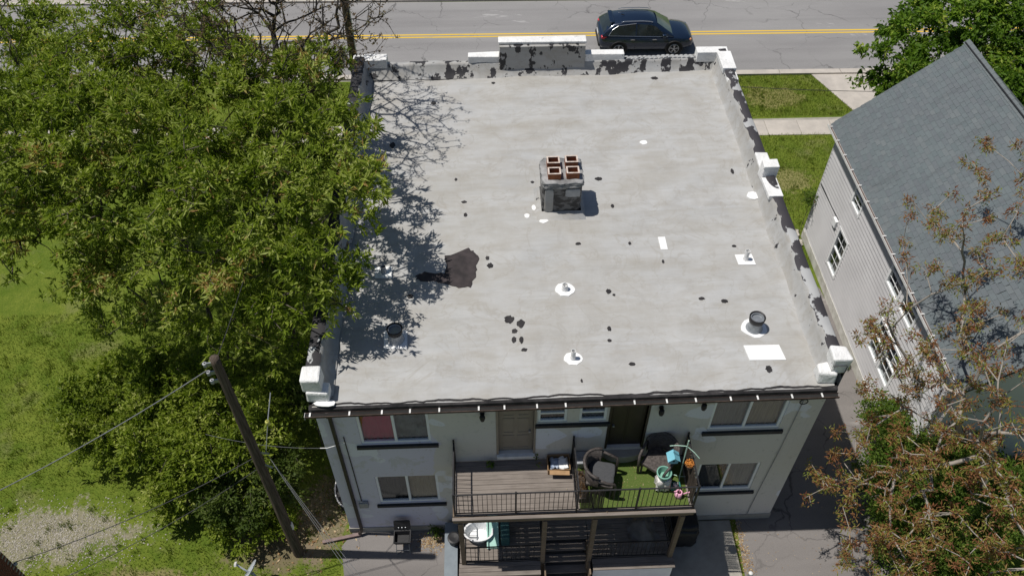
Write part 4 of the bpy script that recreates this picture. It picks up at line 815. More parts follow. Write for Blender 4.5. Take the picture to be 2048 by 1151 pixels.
struct(m.build('ridge_caps', 'shingle', rf), 'stuff')
MB().tube([(RX-.14, ry0, RZ-.04), (RX-.13, 4, RZ-.02), (RX-.10, 8, RZ+.0), (RX-.13, ry1+.02, RZ-.05)], .022, 6).build('ridge_cable', 'black_metal', rf)
# eave gutter with hangers
g2 = MB().box(ex-.13, ex-.12, ry0, ry1, ez-.10, ez-.0).box(ex-.12, ex-.02, ry0, ry1, ez-.11, ez-.10).box(ex-.02, ex-.008, ry0, ry1, ez-.10, ez-.0).build('gutter', 'gutter_white', H)
MB().box(ex-.119, ex-.021, ry0, ry1, ez-.099, ez-.075).build('gutter_debris_or_shade', pm('leaf_debris', (.09, .06, .05), (.13, .10, .09), 12, .95), g2)
for i in range(15): MB().box(ex-.135, ex+.02, ry0+.3+i*.8, ry0+.335+i*.8, ez+.002, ez+.012).build('gutter_strap', 'gutter_white', g2)
MB().quad((ex+.0, ry0+.1, ez-.125), (hx-.0, ry0+.1, ez-.125), (hx, ry1-.3, ez-.125), (ex, ry1-.3, ez-.125)).build('soffit', 'siding', H)
MB().tube([(16.74, 1.25, 5.2), (16.82, 1.25, 4.9), (16.9, 1.25, 4.7), (16.93, 1.25, .6), (16.6, 1.1, .2)], .05, 4).build('downpipe', 'gutter_white', H)
# stones in the gap by the house corner
for i in range(9):
    x, y, r = 16.45+rnd.uniform(-.35, .35), 12.0+rnd.uniform(-.6, .6), rnd.uniform(.10, .20)
    tag(MB().lump(x-r, x+r, y-r*.8, y+r*.8, -.04, r*.9, .03, 3, i).build('rubble_stone', 'stone', bevel=.01), 'pale rough stone in the small rubble pile by the house corner', 'stone', 'rubble stones by the house corner')
# ------------------------------------------------------------------ car on the road
C = thing('parked_suv', 'dark navy blue five-door SUV on the road beyond the parapet', 'car', (12.62, 26.36, .01))
t = NT('navy_paint'); t.col((.009, .020, .045)); t.set(Roughness=.22, Metallic=.3, Specular_IOR_Level=.6); t.b.inputs['Coat Weight'].default_value = .6; t.b.inputs['Coat Roughness'].default_value = .05; MT['navy'] = t.m
MT['tyre'] = pm('tyre', (.012, .012, .012), (.02, .02, .02), 8, .85, .1); MT['alloy'] = pm('alloy', (.52, .53, .55), (.45, .46, .48), 6, .3, 0, metal=.7)
MT['chrome'] = pm('chrome', (.70, .71, .72), (.65, .66, .67), 4, .2, 0, metal=.9); MT['redlamp'] = pm('red_lamp', (.42, .012, .03), (.55, .05, .08), 6, .15, 0); MT['amber'] = pm('amber_lamp', (.62, .26, .10), (.70, .45, .30), 6, .2, 0); MT['blackplastic'] = pm('black_plastic', (.015, .015, .016), (.022, .022, .023), 6, .6, .05)
CY, CX, CZ = 26.36, 12.62, .01
def cw(p): return (CX+p[0], CY+p[1]-.014*p[0], CZ+p[2])
def cb(mb): mb.v = [cw(p) for p in mb.v]; return mb
st = [(-2.40, .62, .52, .92, .97), (-2.36, .80, .44, .98, 1.03), (-2.22, .89, .36, 1.04, 1.10), (-1.9, .935, .30, 1.06, 1.13), (-1.45, .95, .27, 1.05, 1.12), (-.8, .955, .25, 1.03, 1.10), (0, .955, .25, 1.01, 1.08), (.8, .955, .25, .99, 1.06), (1.15, .95, .26, .98, 1.06), (1.5, .94, .27, .95, 1.04), (1.85, .925, .29, .91, 1.00), (2.1, .89, .32, .86, .94), (2.28, .82, .36, .78, .84), (2.38, .66, .42, .68, .72)]
vs = []; fs = []
for x, w_, zb, zs, zt in st:
    half = [(0, zb), (w_*.86, zb), (w_*.985, zb+.12), (w_, (zb+zs)/2-.02), (w_*.985, zs-.05), (w_*.93, zs+.015), (w_*.6, zt), (0, zt+.012)]
    ring = [(x, -y, z) for y, z in half]+[(x, y, z) for y, z in reversed(half[1:-1])]; vs += ring
k = len(ring)
for i in range(len(st)-1): fs += [(i*k+j, (i+1)*k+j, (i+1)*k+(j+1) % k, i*k+(j+1) % k) for j in range(k)]
fs += [tuple(range(k)), tuple(reversed(range((len(st)-1)*k, len(st)*k)))]
cb(MB().add(vs, fs)).build('body', 'navy', C, smooth=True)
# cabin: lofted side outline, body coloured, with glass set proud
cs = [(-2.28, 1.08, .86, 1.10), (-2.02, 1.08, .84, 1.40), (-1.72, 1.08, .80, 1.60), (-1.2, 1.07, .78, 1.68), (-.5, 1.06, .78, 1.715), (.1, 1.04, .78, 1.69), (.45, 1.03, .78, 1.60), (.85, 1.02, .82, 1.36), (1.30, 1.0, .85, 1.06)]
vs = []; fs = []
for x, zb, wt, zt in cs:
    hh = zt-zb; wb = .915; tpw = wb-.24*min(1, hh/.62)
    half = [(wb, zb), (wb-(wb-tpw)*.5, zb+hh*.5), (tpw+.015, zt-.05*min(1, hh*3)), (tpw-.08, zt), (0, zt+.02)]
    ring = [(x, -y, z) for y, z in half]+[(x, y, z) for y, z in reversed(half[:-1])]; vs += ring
k = len(ring)
for i in range(len(cs)-1): fs += [(i*k+j, (i+1)*k+j, (i+1)*k+j+1, i*k+j+1) for j in range(k-1)]
cb(MB().add(vs, fs)).build('cabin', 'navy', C, smooth=True)
def cabin_pt(x, f, side, out=.008):
    for a, b in zip(cs, cs[1:]):
        if a[0] <= x <= b[0]:
            u = (x-a[0])/(b[0]-a[0]); zb, zt = a[1]+(b[1]-a[1])*u, a[3]+(b[3]-a[3])*u; break
    hh = zt-zb; wb = .915; tpw = wb-.24*min(1, hh/.62)
    return (x, side*(wb-(wb-tpw)*f+out), zb+(zt-zb)*f)
for side in (-1, 1):
    for poly, nm in (([(-1.95, .10), (-1.75, .62), (-1.45, .82), (-.62, .86), (-.62, .06)], 'rear_side_window'), ([(-.56, .06), (-.56, .86), (.10, .84), (.40, .80), (.92, .30), (1.0, .10)], 'front_side_window')):
        m = MB()
        for (xa, fa), (xb, fb) in [(poly[0], poly[1])] * 0: pass
        lo = [(p[0]) for p in poly]; n = 16; x0, x1 = min(lo), max(lo); top = []; bot = []
        P2 = sorted(poly)
        def ext(x):
            fsx = []
            for (xa, fa), (xb, fb) in zip(poly, poly[1:]+poly[:1]):
                if abs(xa-xb) > 1e-6 and min(xa, xb)-1e-6 <= x <= max(xa, xb)+1e-6: fsx.append(fa+(fb-fa)*(x-xa)/(xb-xa))
                elif abs(xa-xb) <= 1e-6 and abs(x-xa) < 1e-4: fsx += [fa, fb]
            return min(fsx), max(fsx)
        vs = []
        for i in range(n+1):
            x = x0+(x1-x0)*i/n; a, b = ext(x); a += .001; vs += [cabin_pt(x, a, side), cabin_pt(x, (a+b)/2, side), cabin_pt(x, b, side)]
        m.add(vs, [(i*3+j, (i+1)*3+j, (i+1)*3+j+1, i*3+j+1) for i in range(n) for j in range(2)]); cb(m).build(nm, 'autoglass', C, smooth=True)
    trim = [cabin_pt(x, f, side, .012) for x, f in ((-1.97, .08), (-1.4, .03), (-.6, .01), (.3, .01), (1.02, .06))]; cb(MB().tube(trim, .012, 5)).build('window_trim', 'chrome', C)
    cb(MB().tube([cabin_pt(x, f, side, .012) for x, f in ((-1.97, .08), (-1.80, .62), (-1.5, .86), (-.6, .91))], .010, 5)).build('window_trim', 'chrome', C)
    cb(MB().tube([(-1.35, side*.66, 1.70), (-1.2, side*.655, 1.745), (-.3, side*.655, 1.765), (.1, side*.665, 1.735), (.22, side*.67, 1.70)], .018, 6)).build('roof_rail', 'chrome', C)
    mr = cb(MB().lump(.72, .90, side*1.0-.10, side*1.0+.10, 1.05, 1.20, .004, 4, 3)).build('mirror', 'navy', C, smooth=True); cb(MB().tube([(.80, side*.90, 1.08), (.80, side*.94, 1.07)], .03, 6)).build('mirror_arm', 'chrome', mr)
    for x in (-.75, .35): cb(MB().bar((x-.1, side*.965, .90), (x+.1, side*.965, .90), .02, .025)).build('door_handle', 'chrome', C)
    for x in (-1.18, -.59, .98): cb(MB().bar((x, side*.957, .36), (x, side*.955, .98), .006, .006)).build('door_seam', 'blackplastic', C)
    cb(MB().lump(-2.33, -2.02, side*.80-.09, side*.80+.10, .92, 1.06, .004, 4, 6)).build('tail_lamp', 'redlamp', C, smooth=True)
    cb(MB().lump(2.02, 2.26, side*.76-.08, side*.76+.07, .72, .84, .004, 4, 7)).build('headlight', 'amber' if side < 0 else 'chrome', C, smooth=True)
    for x in (-1.42, 1.40):
        arch = [(x+.43*math.cos(a), side*.958, .36+.43*math.sin(a)) for a in [math.pi*(-.05+1.1*k/16) for k in range(17)]]
        cb(MB().tube(arch, .028, 6)).build('wheel_arch', 'blackplastic', C)
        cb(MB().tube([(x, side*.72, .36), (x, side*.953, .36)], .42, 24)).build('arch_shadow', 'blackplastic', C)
        wh = cb(MB().add(*(lambda pr: ([(x+r*math.cos(2*math.pi*k/28), side*yy, .36+r*math.sin(2*math.pi*k/28)) for r, yy in pr for k in range(28)], [(i*28+k, i*28+(k+1) % 28, (i+1)*28+(k+1) % 28, (i+1)*28+k) for i in range(len(pr)-1) for k in range(28)]))([(.25, .96), (.27, .975), (.32, .985), (.355, .97), (.36, .90), (.36, .78), (.3, .76)]))).build('wheel', 'tyre', C, smooth=True)
        cb(MB().tube([(x, side*.90, .36), (x, side*.955, .36)], .262, 24)).build('rim_well', 'blackplastic', wh)
        rm = MB(); rm.tube([(x+.245*math.cos(2*math.pi*k/24), side*.968, .36+.245*math.sin(2*math.pi*k/24)) for k in range(25)], .016, 5)
        rm.tube([(x, side*.955, .36), (x, side*.98, .36)], .05, 10)
        for k in range(5):
            for dd in (-.16, .16):
                a = 2*math.pi*k/5+.3; rm.bar((x+.03*math.cos(a), side*.972, .36+.03*math.sin(a)), (x+.245*math.cos(a+dd), side*.970, .36+.245*math.sin(a+dd)), .03, .02)
        cb(rm).build('rim', 'alloy', wh)
wsv = []
for i in range(7):
    u = i/6; 
    for y in (-1, -.5, 0, .5, 1):
        x = .46+(1.24-.46)*u; z = 1.605+(1.10-1.605)*u-.03*math.sin(math.pi*u)*0; tw = .60+.16*u; wsv.append((x+.03*(1-y*y), y*tw, z+.018+.025*(1-y*y)))
cb(MB().add(wsv, [(i*5+j, i*5+j+1, (i+1)*5+j+1, (i+1)*5+j) for i in range(6) for j in range(4)])).build('windshield', MT['ws'] if 'ws' in MT else pm('windshield_glass', (.05, .075, .065), (.09, .12, .11), 2, .05, 0, spec=.7), C, smooth=True)
rgv = []
for i in range(5):
    u = i/4
    for y in (-1, -.5, 0, .5, 1): rgv.append((-1.78-.44*u-.02*(1-y*y), y*(.56+.18*u), 1.60-.42*u+.018+.015*(1-y*y)))
cb(MB().add(rgv, [(i*5+j+1, i*5+j, (i+1)*5+j, (i+1)*5+j+1) for i in range(4) for j in range(4)])).build('rear_window', 'autoglass', C, smooth=True)
cb(MB().lump(-1.92, -1.68, -.6, .6, 1.63, 1.68, .003, 4, 2)).build('spoiler', 'navy', C, smooth=True); cb(MB().add([(-1.3, -.01, 1.74), (-1.12, -.02, 1.735), (-1.12, .02, 1.735), (-1.28, 0, 1.80)], [(0, 1, 3), (0, 3, 2), (1, 2, 3)])).build('antenna', 'blackplastic', C)
cb(MB().box(-2.43, -2.30, -.70, .70, .40, .58)).build('rear_bumper', 'blackplastic', C, bevel=.03); cb(MB().box(2.26, 2.41, -.60, .60, .36, .62)).build('grille', 'blackplastic', C, bevel=.03)
cb(MB().box(-2.425, -2.41, -.26, .26, .78, .92)).build('number_plate', 'white_plastic', C)
# ------------------------------------------------------------------ utility poles and wires
MT['porcelain'] = pm('grey_porcelain', (.42, .43, .44), (.33, .34, .35), 6, .3, .02); MT['wire'] = pm('cable_black', (.025, .025, .027), (.04, .04, .042), 5, .6, 0); MT['wire_al'] = pm('aluminium_cable', (.17, .175, .185), (.12, .125, .13), 12, .5, .1)
U = thing('utility_pole', 'leaning-looking dark wooden utility pole at the left rear of the building', 'utility pole', (-1.49, -.61, 0)); U['label'] = 'dark weathered wooden utility pole on the lawn at the building corner'
px_, py_, ph = -1.49, -.61, 9.45
m = MB(); n = 16; zs_ = [0, .4, 2, 4, 6, 8, 9.3, ph]; vs = []
for i, z in enumerate(zs_):
    r = .15-.05*z/ph
    for k in range(n): a = 2*math.pi*k/n; rr = r*(1+.05*math.sin(k*2.9+z*.3)); vs.append((px_+rr*math.cos(a), py_+rr*math.sin(a), z))
m.add(vs, [(i*n+k, i*n+(k+1) % n, (i+1)*n+(k+1) % n, (i+1)*n+k) for i in range(len(zs_)-1) for k in range(n)]+[tuple((len(zs_)-1)*n+k for k in range(n))]); m.build('shaft', 'polewood', U, smooth=True)
for z in (9.25, 8.95, 8.65):
    MB().bar((px_-.10, py_, z), (px_-.22, py_-.02, z), .03, .10).build('bracket', 'galv', U); MB().lathe([(.02, -.05), (.05, -.045), (.035, 0), (.05, .045), (.02, .05)], (px_-.24, py_-.02, z), 12).build('insulator', 'porcelain', U, smooth=True)
MB().bar((px_+.10, py_+.02, 5.6), (px_+.30, py_+.05, 5.5), .03, .05).build('bracket', 'galv', U); MB().bar((px_+.12, py_-.02, 5.1), (px_+.30, py_-.05, 5.0), .03, .05).build('bracket', 'galv', U)
MB().box(px_+.05, px_+.16, py_-.05, py_+.05, 1.6, 1.9).build('tag_plate', 'gutter_white', U)
def wire(name, label, pts, r=.012, mat='wire', group=None): return tag(MB().tube(pts, r, 5).build(name, mat), label, 'cable', group)
wire('service_cable', 'thick twisted grey cable running left from the top of the rear utility pole', sag((px_-.25, py_-.02, 9.05), (-10.2, -3.2, 5.8), .35), .014, 'wire_al')
wire('service_cable', 'thin dark upper cable from the rear pole to the brick house wall', sag((px_-.1, py_, 5.4), (-7.40, -2.42, 3.95), .28), .012)
wire('service_cable', 'thin dark lower cable sagging towards the bottom left corner', sag((px_-.1, py_, 4.9), (-7.40, -3.1, 3.4), .35), .010)
wire('guy_wire', 'thin wire rising from the pole top into the tree crown', sag((px_, py_+.1, 9.3), (-1.3, 7.0, 9.2), .25), .010)
t = thing('strain_insulator', 'yellow strain insulator with chain beside the utility pole', 'insulator', (px_+.28, py_+.5, 5.6))
MB().tube([(px_+.22, py_+.04, 5.5), (px_+.32, py_+.5, 6.1)], .01, 5).build('link', 'galv', t); MB().lathe([(.02, -.08), (.06, -.05), (.045, 0), (.06, .05), (.02, .08)], (px_+.33, py_+.52, 6.16), 10).build('insulator', pm('yellow_glaze', (.62, .60, .12), (.5, .5, .2), 8, .4), t, smooth=True); MB().tube([(px_+.34, py_+.56, 6.22), (px_+.40, py_+1.1, 6.6)], .014, 5).build('chain', 'galv', t)
for i, (dx, dz) in enumerate(((0, 0), (.10, -.05), (.2, .06))):
    wire('service_drop', ('leftmost', 'middle', 'rightmost')[i]+' of the three thin drop wires crossing below the pole foot', sag((px_+.28, py_+.02*i, 5.5-.08*i), (2.1+dx, -5.6, 8.4+dz), .22), .005, 'wire_al')
wire('overhead_wire', 'thin dark overhead wire crossing above the front lawn strip', sag((10.0, 16.95, 4.35), (26.0, 15.6, 4.3), .3), .012)
wire('house_cable', 'thin white cable from the shrubs to the bracket on the left wall', sag((-3.4, .9, 4.2), (-.10, -.08, 4.9), .2), .005, 'wire_al')
U2 = thing('street_pole', 'tall dark utility pole behind the front left parapet corner', 'utility pole', (-1.70, 22.6, 0))
MB().tube([(-1.70, 22.6, 0), (-1.68, 22.6, 5), (-1.66, 22.6, 10.8)], [.19, .165, .13], 14).build('shaft', 'polewood', U2, smooth=True)
MB().bar((-2.9, 22.6, 10.2), (-.4, 22.6, 10.2), .1, .12).build('crossarm', 'polewood', U2)
MB().tube([(-1.50, 22.5, .2), (-1.50, 22.5, 9.5)], .025, 6).build('conduit', 'gutter_white', U2)
# brick house at the bottom left corner
K = thing('brick_house', 'dark red brick house corner at the bottom left of the yard', 'house', (-9.5, -5.0, 0))
MT['brick'] = (lambda t: (t.col(t.ramp(t.noise(9, 3), [(.3, (.13, .045, .032)), (.7, (.20, .075, .05))])), t.bump(t.noise(50), .3, .01), t.set(Roughness=.9))[-1])(NT('red_brick'))
kx, ky = -7.36, -2.46
MB().box(-12.5, kx-.012, -7.5, ky-.012, 0, 5.4).build('wall', 'concrete_old', K)
MB().box(-12.7, kx+.12, -7.7, ky+.12, 5.402, 5.5).build('roof_slab', 'tar', K)
bm = None; cnt = 0
for r in range(71):
    for j in range(7):
        if r < 30: continue
        y = ky-.22*(j+1)-(.11 if r % 2 else 0)
        if bm is None: ob = MB().box(kx-.03, kx, 0, .205, 0, .065).build('brick', 'brick', K); bm = ob.data; ob.location = (0, y, r*.076)
        else: ob = link('brick', bm, K); ob.location = (0, y, r*.076)
m = MB()
for r in range(71):
    for j in range(24):
        if r >= 30 and j < 7: continue
        y = ky-.22*(j+1)-(.11 if r % 2 else 0)
        if y > -7.5: m.box(kx-.03, kx, y, y+.205, r*.076, r*.076+.065)
struct(m.build('brickwork', 'brick', K), 'stuff')
MB().lathe([(.02, -.04), (.05, -.03), (.04, .03), (.02, .04)], (kx+.03, -2.47, 3.98), 10).build('insulator', 'porcelain', K, smooth=True)
# ------------------------------------------------------------------ vegetation
def leafmat(name, stops, trans=.42, rough=.55):
    t = NT(name); at = t.n('Attribute', attribute_name='tint'); c = t.ramp(at.outputs['Fac'], stops)
    t.col(c); t.b.inputs['Roughness'].default_value = rough; t.b.inputs['Specular IOR Level'].default_value = .25
    tr = t.n('BsdfTranslucent'); br = t.n('Mix', data_type='RGBA', blend_type='MULTIPLY'); br.inputs['Factor'].default_value = 1; t.l(c, br.inputs[6]); br.inputs[7].default_value = (1.25, 1.35, .7, 1); t.l(br.outputs[2], tr.inputs[0])
    mx = t.n('MixShader'); mx.inputs[0].default_value = trans; out = t.t.nodes['Material Output']; t.l(t.b.outputs[0], mx.inputs[1]); t.l(tr.outputs[0], mx.inputs[2]); t.l(mx.outputs[0], out.inputs[0]); return t.m
MT['leaf_ash'] = leafmat('ash_leaf', [(0., (.060, .100, .008)), (.3, (.155, .215, .017)), (.65, (.265, .325, .045)), (.9, (.45, .49, .17)), (1., (.34, .22, .08))])
MT['leaf_shrub'] = leafmat('shrub_leaf', [(0., (.070, .110, .008)), (.4, (.160, .220, .018)), (.75, (.255, .310, .04)), (1., (.39, .42, .12))])
MT['leaf_dark'] = leafmat('evergreen_leaf', [(0., (.035, .062, .010)), (.5, (.075, .115, .018)), (1., (.13, .16, .04))])
MT['leaf_maple'] = leafmat('maple_leaf', [(0., (.045, .095, .008)), (.5, (.095, .180, .014)), (.85, (.17, .265, .025)), (1., (.32, .38, .06))])
MT['leaf_red'] = leafmat('young_red_leaf', [(0., (.15, .058, .030)), (.3, (.26, .115, .052)), (.5, (.24, .145, .048)), (.62, (.17, .19, .035)), (.85, (.21, .25, .045)), (1., (.34, .22, .09))], .3)
MT['leaf_under'] = leafmat('undergrowth_leaf', [(0., (.045, .085, .010)), (.5, (.09, .155, .018)), (.85, (.15, .22, .035)), (1., (.20, .12, .05))])
MT['leaf_bud'] = leafmat('bud_leaf', [(0., (.07, .045, .025)), (.5, (.13, .085, .04)), (1., (.14, .14, .05))], .2)
MT['grass_blade'] = leafmat('grass_blade', [(0., (.085, .135, .012)), (.45, (.155, .210, .024)), (.8, (.235, .265, .050)), (1., (.38, .34, .18))], .3)
MT['litter'] = leafmat('leaf_litter', [(0., (.16, .09, .04)), (.5, (.30, .20, .10)), (1., (.50, .40, .26))], .1, .9)
MT['bark'] = pm('bark', (.075, .062, .05), (.14, .12, .10), 7, .95, .5, 30); MT['bark_pale'] = pm('pale_bark', (.36, .325, .285), (.22, .195, .165), 6, .9, .5, 30); MT['bark_dark'] = pm('dark_bark', (.028, .024, .021), (.055, .047, .042), 7, .95, .5, 30)
def nrm(a): return a/np.maximum(np.linalg.norm(a, axis=-1, keepdims=True), 1e-9)
def cyl_edges(p0, p1, r0, r1, n):
    d = nrm(p1-p0); ref = np.where(np.abs(d[:, 2:3]) < .9, [[0, 0, 1.]], [[1., 0, 0]]); u = nrm(np.cross(d, ref)); v = np.cross(d, u)
    a = np.arange(n)*2*math.pi/n; ring = u[:, None]*np.cos(a)[None, :, None]+v[:, None]*np.sin(a)[None, :, None]
    A = p0[:, None]+ring*r0[:, None, None]; Bv = p1[:, None]+ring*r1[:, None, None]
    V = np.concatenate([A, Bv], 1).reshape(-1, 3); k = np.arange(n); f = np.stack([k, (k+1) % n, n+(k+1) % n, n+k], -1)
    F = (np.arange(len(p0))[:, None, None]*2*n+f[None]).reshape(-1, 4); return V, F
def skeleton(trunk, tips, r, step=.45, jit=.10, bias=.22, up=.0):
    P = [np.array(p, float) for p in trunk]; par = [-1]+list(range(len(trunk)-1)); path = [0.]
    for i in range(1, len(P)): path.append(path[-1]+np.linalg.norm(P[i]-P[i-1]))
    cap = 200000; arr = np.zeros((60000, 3)); pa = np.zeros(60000); n = len(P); arr[:n] = P; pa[:n] = path
    tips = np.array(tips); order = np.argsort(np.linalg.norm(tips-arr[n-1], axis=1)); leaf = []
    for ti in order:
        t = tips[ti]; d = np.linalg.norm(arr[:n]-t, axis=1); c = d+bias*pa[:n]+np.maximum(0, arr[:n, 2]-t[2])*.5; j = int(np.argmin(c)); L = d[j]; k = max(1, int(L/step)); prev = j; a = arr[j]
        bend = r.normal(0, jit*L*.35, 3); bend[2] += up*L
        for q in range(1, k+1):
            u = q/k; p = a+(t-a)*u+bend*math.sin(math.pi*u)+(r.normal(0, jit*.25, 3) if q < k else 0)
            arr[n] = p; pa[n] = pa[prev]+np.linalg.norm(p-arr[prev]); par.append(prev); prev = n; n += 1
        leaf.append(prev)
    return arr[:n].copy(), np.array(par), np.array(leaf)
def radii(par, n, tip=.007, ex_=2.4):
    s = np.zeros(n); 
    kids = np.zeros(n, int); np.add.at(kids, par[par >= 0], 1)
    for i in range(n-1, -1, -1):
        if kids[i] == 0: s[i] = tip**ex_
        if par[i] >= 0: s[par[i]] += s[i]
    return s**(1/ex_)
def leaves(cent, out, per, L, Wd, r, spread=.9, droop=.0, off=.10, tint0=None, fold=.25):
    n = len(cent); N = n*per; c = np.repeat(cent, per, 0)+r.normal(0, off, (N, 3)); o = np.repeat(out, per, 0)
    d = nrm(o*.55+r.normal(0, spread, (N, 3))*.75+np.array([0, 0, -droop])); s = nrm(np.cross(d, r.normal(0, 1, (N, 3))+np.array([0, 0, 1.6]))); nn = np.cross(s, d)
    l = L*np.repeat(r.uniform(.75, 1.25, n), per)[:, None]*r.uniform(.45, 1.3, (N, 1)); w_ = Wd*r.uniform(.7, 1.2, (N, 1))
    V = np.stack([c, c+d*l*.45+s*w_+nn*w_*fold, c+d*l-nn*l*.12, c+d*l*.45-s*w_+nn*w_*fold], 1).reshape(-1, 3); F = np.arange(N*4).reshape(-1, 4)
    t = np.clip((np.repeat(tint0, per) if tint0 is not None else .45)+r.normal(0, .17, N), 0, 1); return V, F, np.repeat(t, 4)
def lobes_pts(lobes, dens, r, shell=.45, lump=.75, gap=-.12, clump=0):
    cs, os_, ls = [], [], []
    for x, y, z, R_ in lobes:
        n = int(dens*R_**2); d = nrm(r.normal(0, 1, (n, 3))); rad = R_*r.uniform(0, 1, (n, 1))**shell*(1+.22*np.sin(d[:, :1]*5+x)*np.cos(d[:, 1:2]*6+y)+.12*r.normal(0, 1, (n, 1)))
        d2 = d*np.array([1, 1, lump]); cs.append(np.array([x, y, z])+d2*rad); os_.append(d); ls.append(np.clip(.5+.22*r.normal(0, 1, n)*.6+.14*math.sin(x*7+y*3), 0, 1))
        if clump:
            K = max(4, int(clump*R_**2)); dk_ = nrm(r.normal(0, 1, (K, 3))+np.array([0, 0, .25])); rk = R_*r.uniform(.55, 1.08, (K, 1)); ck = np.array([x, y, z])+dk_*np.array([1, 1, lump])*rk
            a_ = r.integers(0, K, n); cs[-1] = ck[a_]+r.normal(0, 1, (n, 3))*np.array([.25, .25, .15])*(.6+.25*R_); os_[-1] = nrm(dk_[a_]*.6+nrm(cs[-1]-ck[a_])*.7+np.array([0, 0, .25])); ls[-1] = np.clip(.48+.17*r.normal(0, 1, K)[a_]+.07*r.normal(0, 1, n), 0, 1)
    c = np.concatenate(cs); o = np.concatenate(os_); t = np.concatenate(ls)
    g = np.sin(c[:, 0]*3.1+1+np.sin(c[:, 2]*1.7))*np.sin(c[:, 1]*3.5+2+np.sin(c[:, 0]*1.3))*np.sin(c[:, 2]*3.7+np.sin(c[:, 1]*1.9))+.45*np.sin(c[:, 0]*7.1)*np.sin(c[:, 1]*6.7+1)*np.sin(c[:, 2]*7.7); keep = g > gap
    return c[keep], o[keep], t[keep]
def tree(name, label, cat, trunk, lobes=None, tips=None, dens=200, frac=.35, per=12, L=.14, Wd=.022, leaf='leaf_ash', bark='bark', seed=1, tipr=.007, jit=.10, group=None, spread=.9, droop=0., off=.10, thick=.06, up=.0, bias=.22, sub=None, shell=.45, zmin=.05, gap=-.12, clump=0):
    r = np.random.default_rng(seed); base = trunk[0]; T = thing(name, label, cat, base, group)
    if lobes is not None: cent, out, tint = lobes_pts(lobes, dens, r, shell, gap=gap, clump=clump)
    else:
        tips = np.array(tips, float); k = sub or 8; cent = np.repeat(tips[:, :3], k, 0); rr = np.repeat(tips[:, 3], k)[:, None]
        d = nrm(r.normal(0, 1, cent.shape)); cent = cent+d*rr*r.uniform(.2, 1, (len(cent), 1))*np.array([1, 1, .6]); out = d; tint = np.clip(.45+.25*r.normal(0, 1, len(cent)), 0, 1)
    m_ = cent[:, 2] > zmin; cent, out, tint = cent[m_], out[m_], tint[m_]
    sel = r.random(len(cent)) < frac
    A, par, lf = skeleton(trunk, cent[sel], r, jit=jit, up=up, bias=bias); rad = radii(par, len(A), tipr); i = np.arange(1, len(A)); i = i[par[i] >= 0]
    i = np.array([q for q in range(len(A)) if par[q] >= 0]); r1 = rad[i]; r0 = np.minimum(rad[par[i]], r1*1.6+.004)
    big = r1 > thick
    if big.any(): V, F = cyl_edges(A[par[i[big]]], A[i[big]]+(A[i[big]]-A[par[i[big]]])*.04, r0[big], r1[big], 10); npmesh('trunk', V, F, bark, T, smooth=True)
    V, F = cyl_edges(A[par[i[~big]]], A[i[~big]], r0[~big], r1[~big], 4); struct(npmesh('branches', V, F, bark, T, smooth=True), 'stuff')
    V, F, t = leaves(cent, out, per, L, Wd, r, spread, droop, off, tint); struct(npmesh('crown', V, F, leaf, T, t), 'stuff')
    return T
LA = [(-10.4, 13.4, 9.0, 1.5), (-7.7, 11.1, 9.5, 1.6), (-6.4, 12.4, 9.5, 1.5), (-4.6, 10.2, 9.5, 1.5), (-7.5, 7.6, 10.0, 1.6), (-5.7, 7.3, 10.0, 1.7), (-3.6, 10.7, 10.0, 1.2), (-4.0, 6.4, 10.0, 1.6), (-7.8, 5.7, 9.5, 1.4), (-6.6, 5.8, 9.0, 1.6), (-7.8, 4.8, 8.0, 1.4), (-4.8, 5.2, 9.0, 1.5), (-10.0, 8.5, 8.8, 1.6), (-9.2, 6.2, 7.6, 1.3), (-9.7, 10.8, 8.3, 1.5), (-8, 10.6, 7.8, 1.5), (-6, 10.3, 7.8, 1.5), (-4, 10, 8.3, 1.4), (-7.2, 12.4, 8.3, 1.3), (-10.3, 15.1, 7.8, 1.3), (-11.5, 13.6, 7.8, 1.3), (-5.5, 13.8, 8.3, 1), (-4.6, 7.4, 7.8, 1.5), (-7.2, 8.5, 7.3, 1.5), (-10.2, 10.1, 7.3, 1.4), (-8.4, 6.9, 6.8, 1.4)]
LB = [(-1.5, 8.5, 10.3, 1.2), (-.4, 7.5, 10.3, 1.1), (-.8, 5.6, 10.4, 1.4), (.2, 5.8, 10, 1.1), (.7, 6.8, 9.4, .6), (-2.4, 4.7, 10, 1.6), (-.6, 3.7, 10, 1.4), (.7, 4.2, 9.9, 1.1), (1.3, 4.8, 9.4, .7), (.3, 2.7, 9.5, 1.2), (-1.4, 3.2, 8.5, 1.4), (.8, 3.3, 9.4, .8), (.8, 1.7, 8.9, .75), (-.5, 2.4, 8.0, 1.1), (-3.0, 3.9, 8.5, 1.5), (-2.7, 7.4, 10, 1.5), (-2.4, 9.5, 8.3, 1.3), (-1, 8.5, 8.3, 1.1), (-2.8, 7.8, 7.8, 1.4), (-1.2, 7, 7.8, 1.1), (-1.5, 5.6, 6.8, 1.2), (-.5, 9.2, 8.6, .8), (-.2, 9.6, 10.2, .9)]
LC = [(-6.9, 5.3, 6.2, 1.5), (-5.1, 4.9, 6.4, 1.6), (-3.5, 4.3, 6.0, 1.5), (-2.1, 3.4, 5.5, 1.4), (-4.7, 4.1, 5.0, 1.3), (-7.0, 5.2, 4.5, 1.1), (-1.2, 3.4, 5.0, .9)]
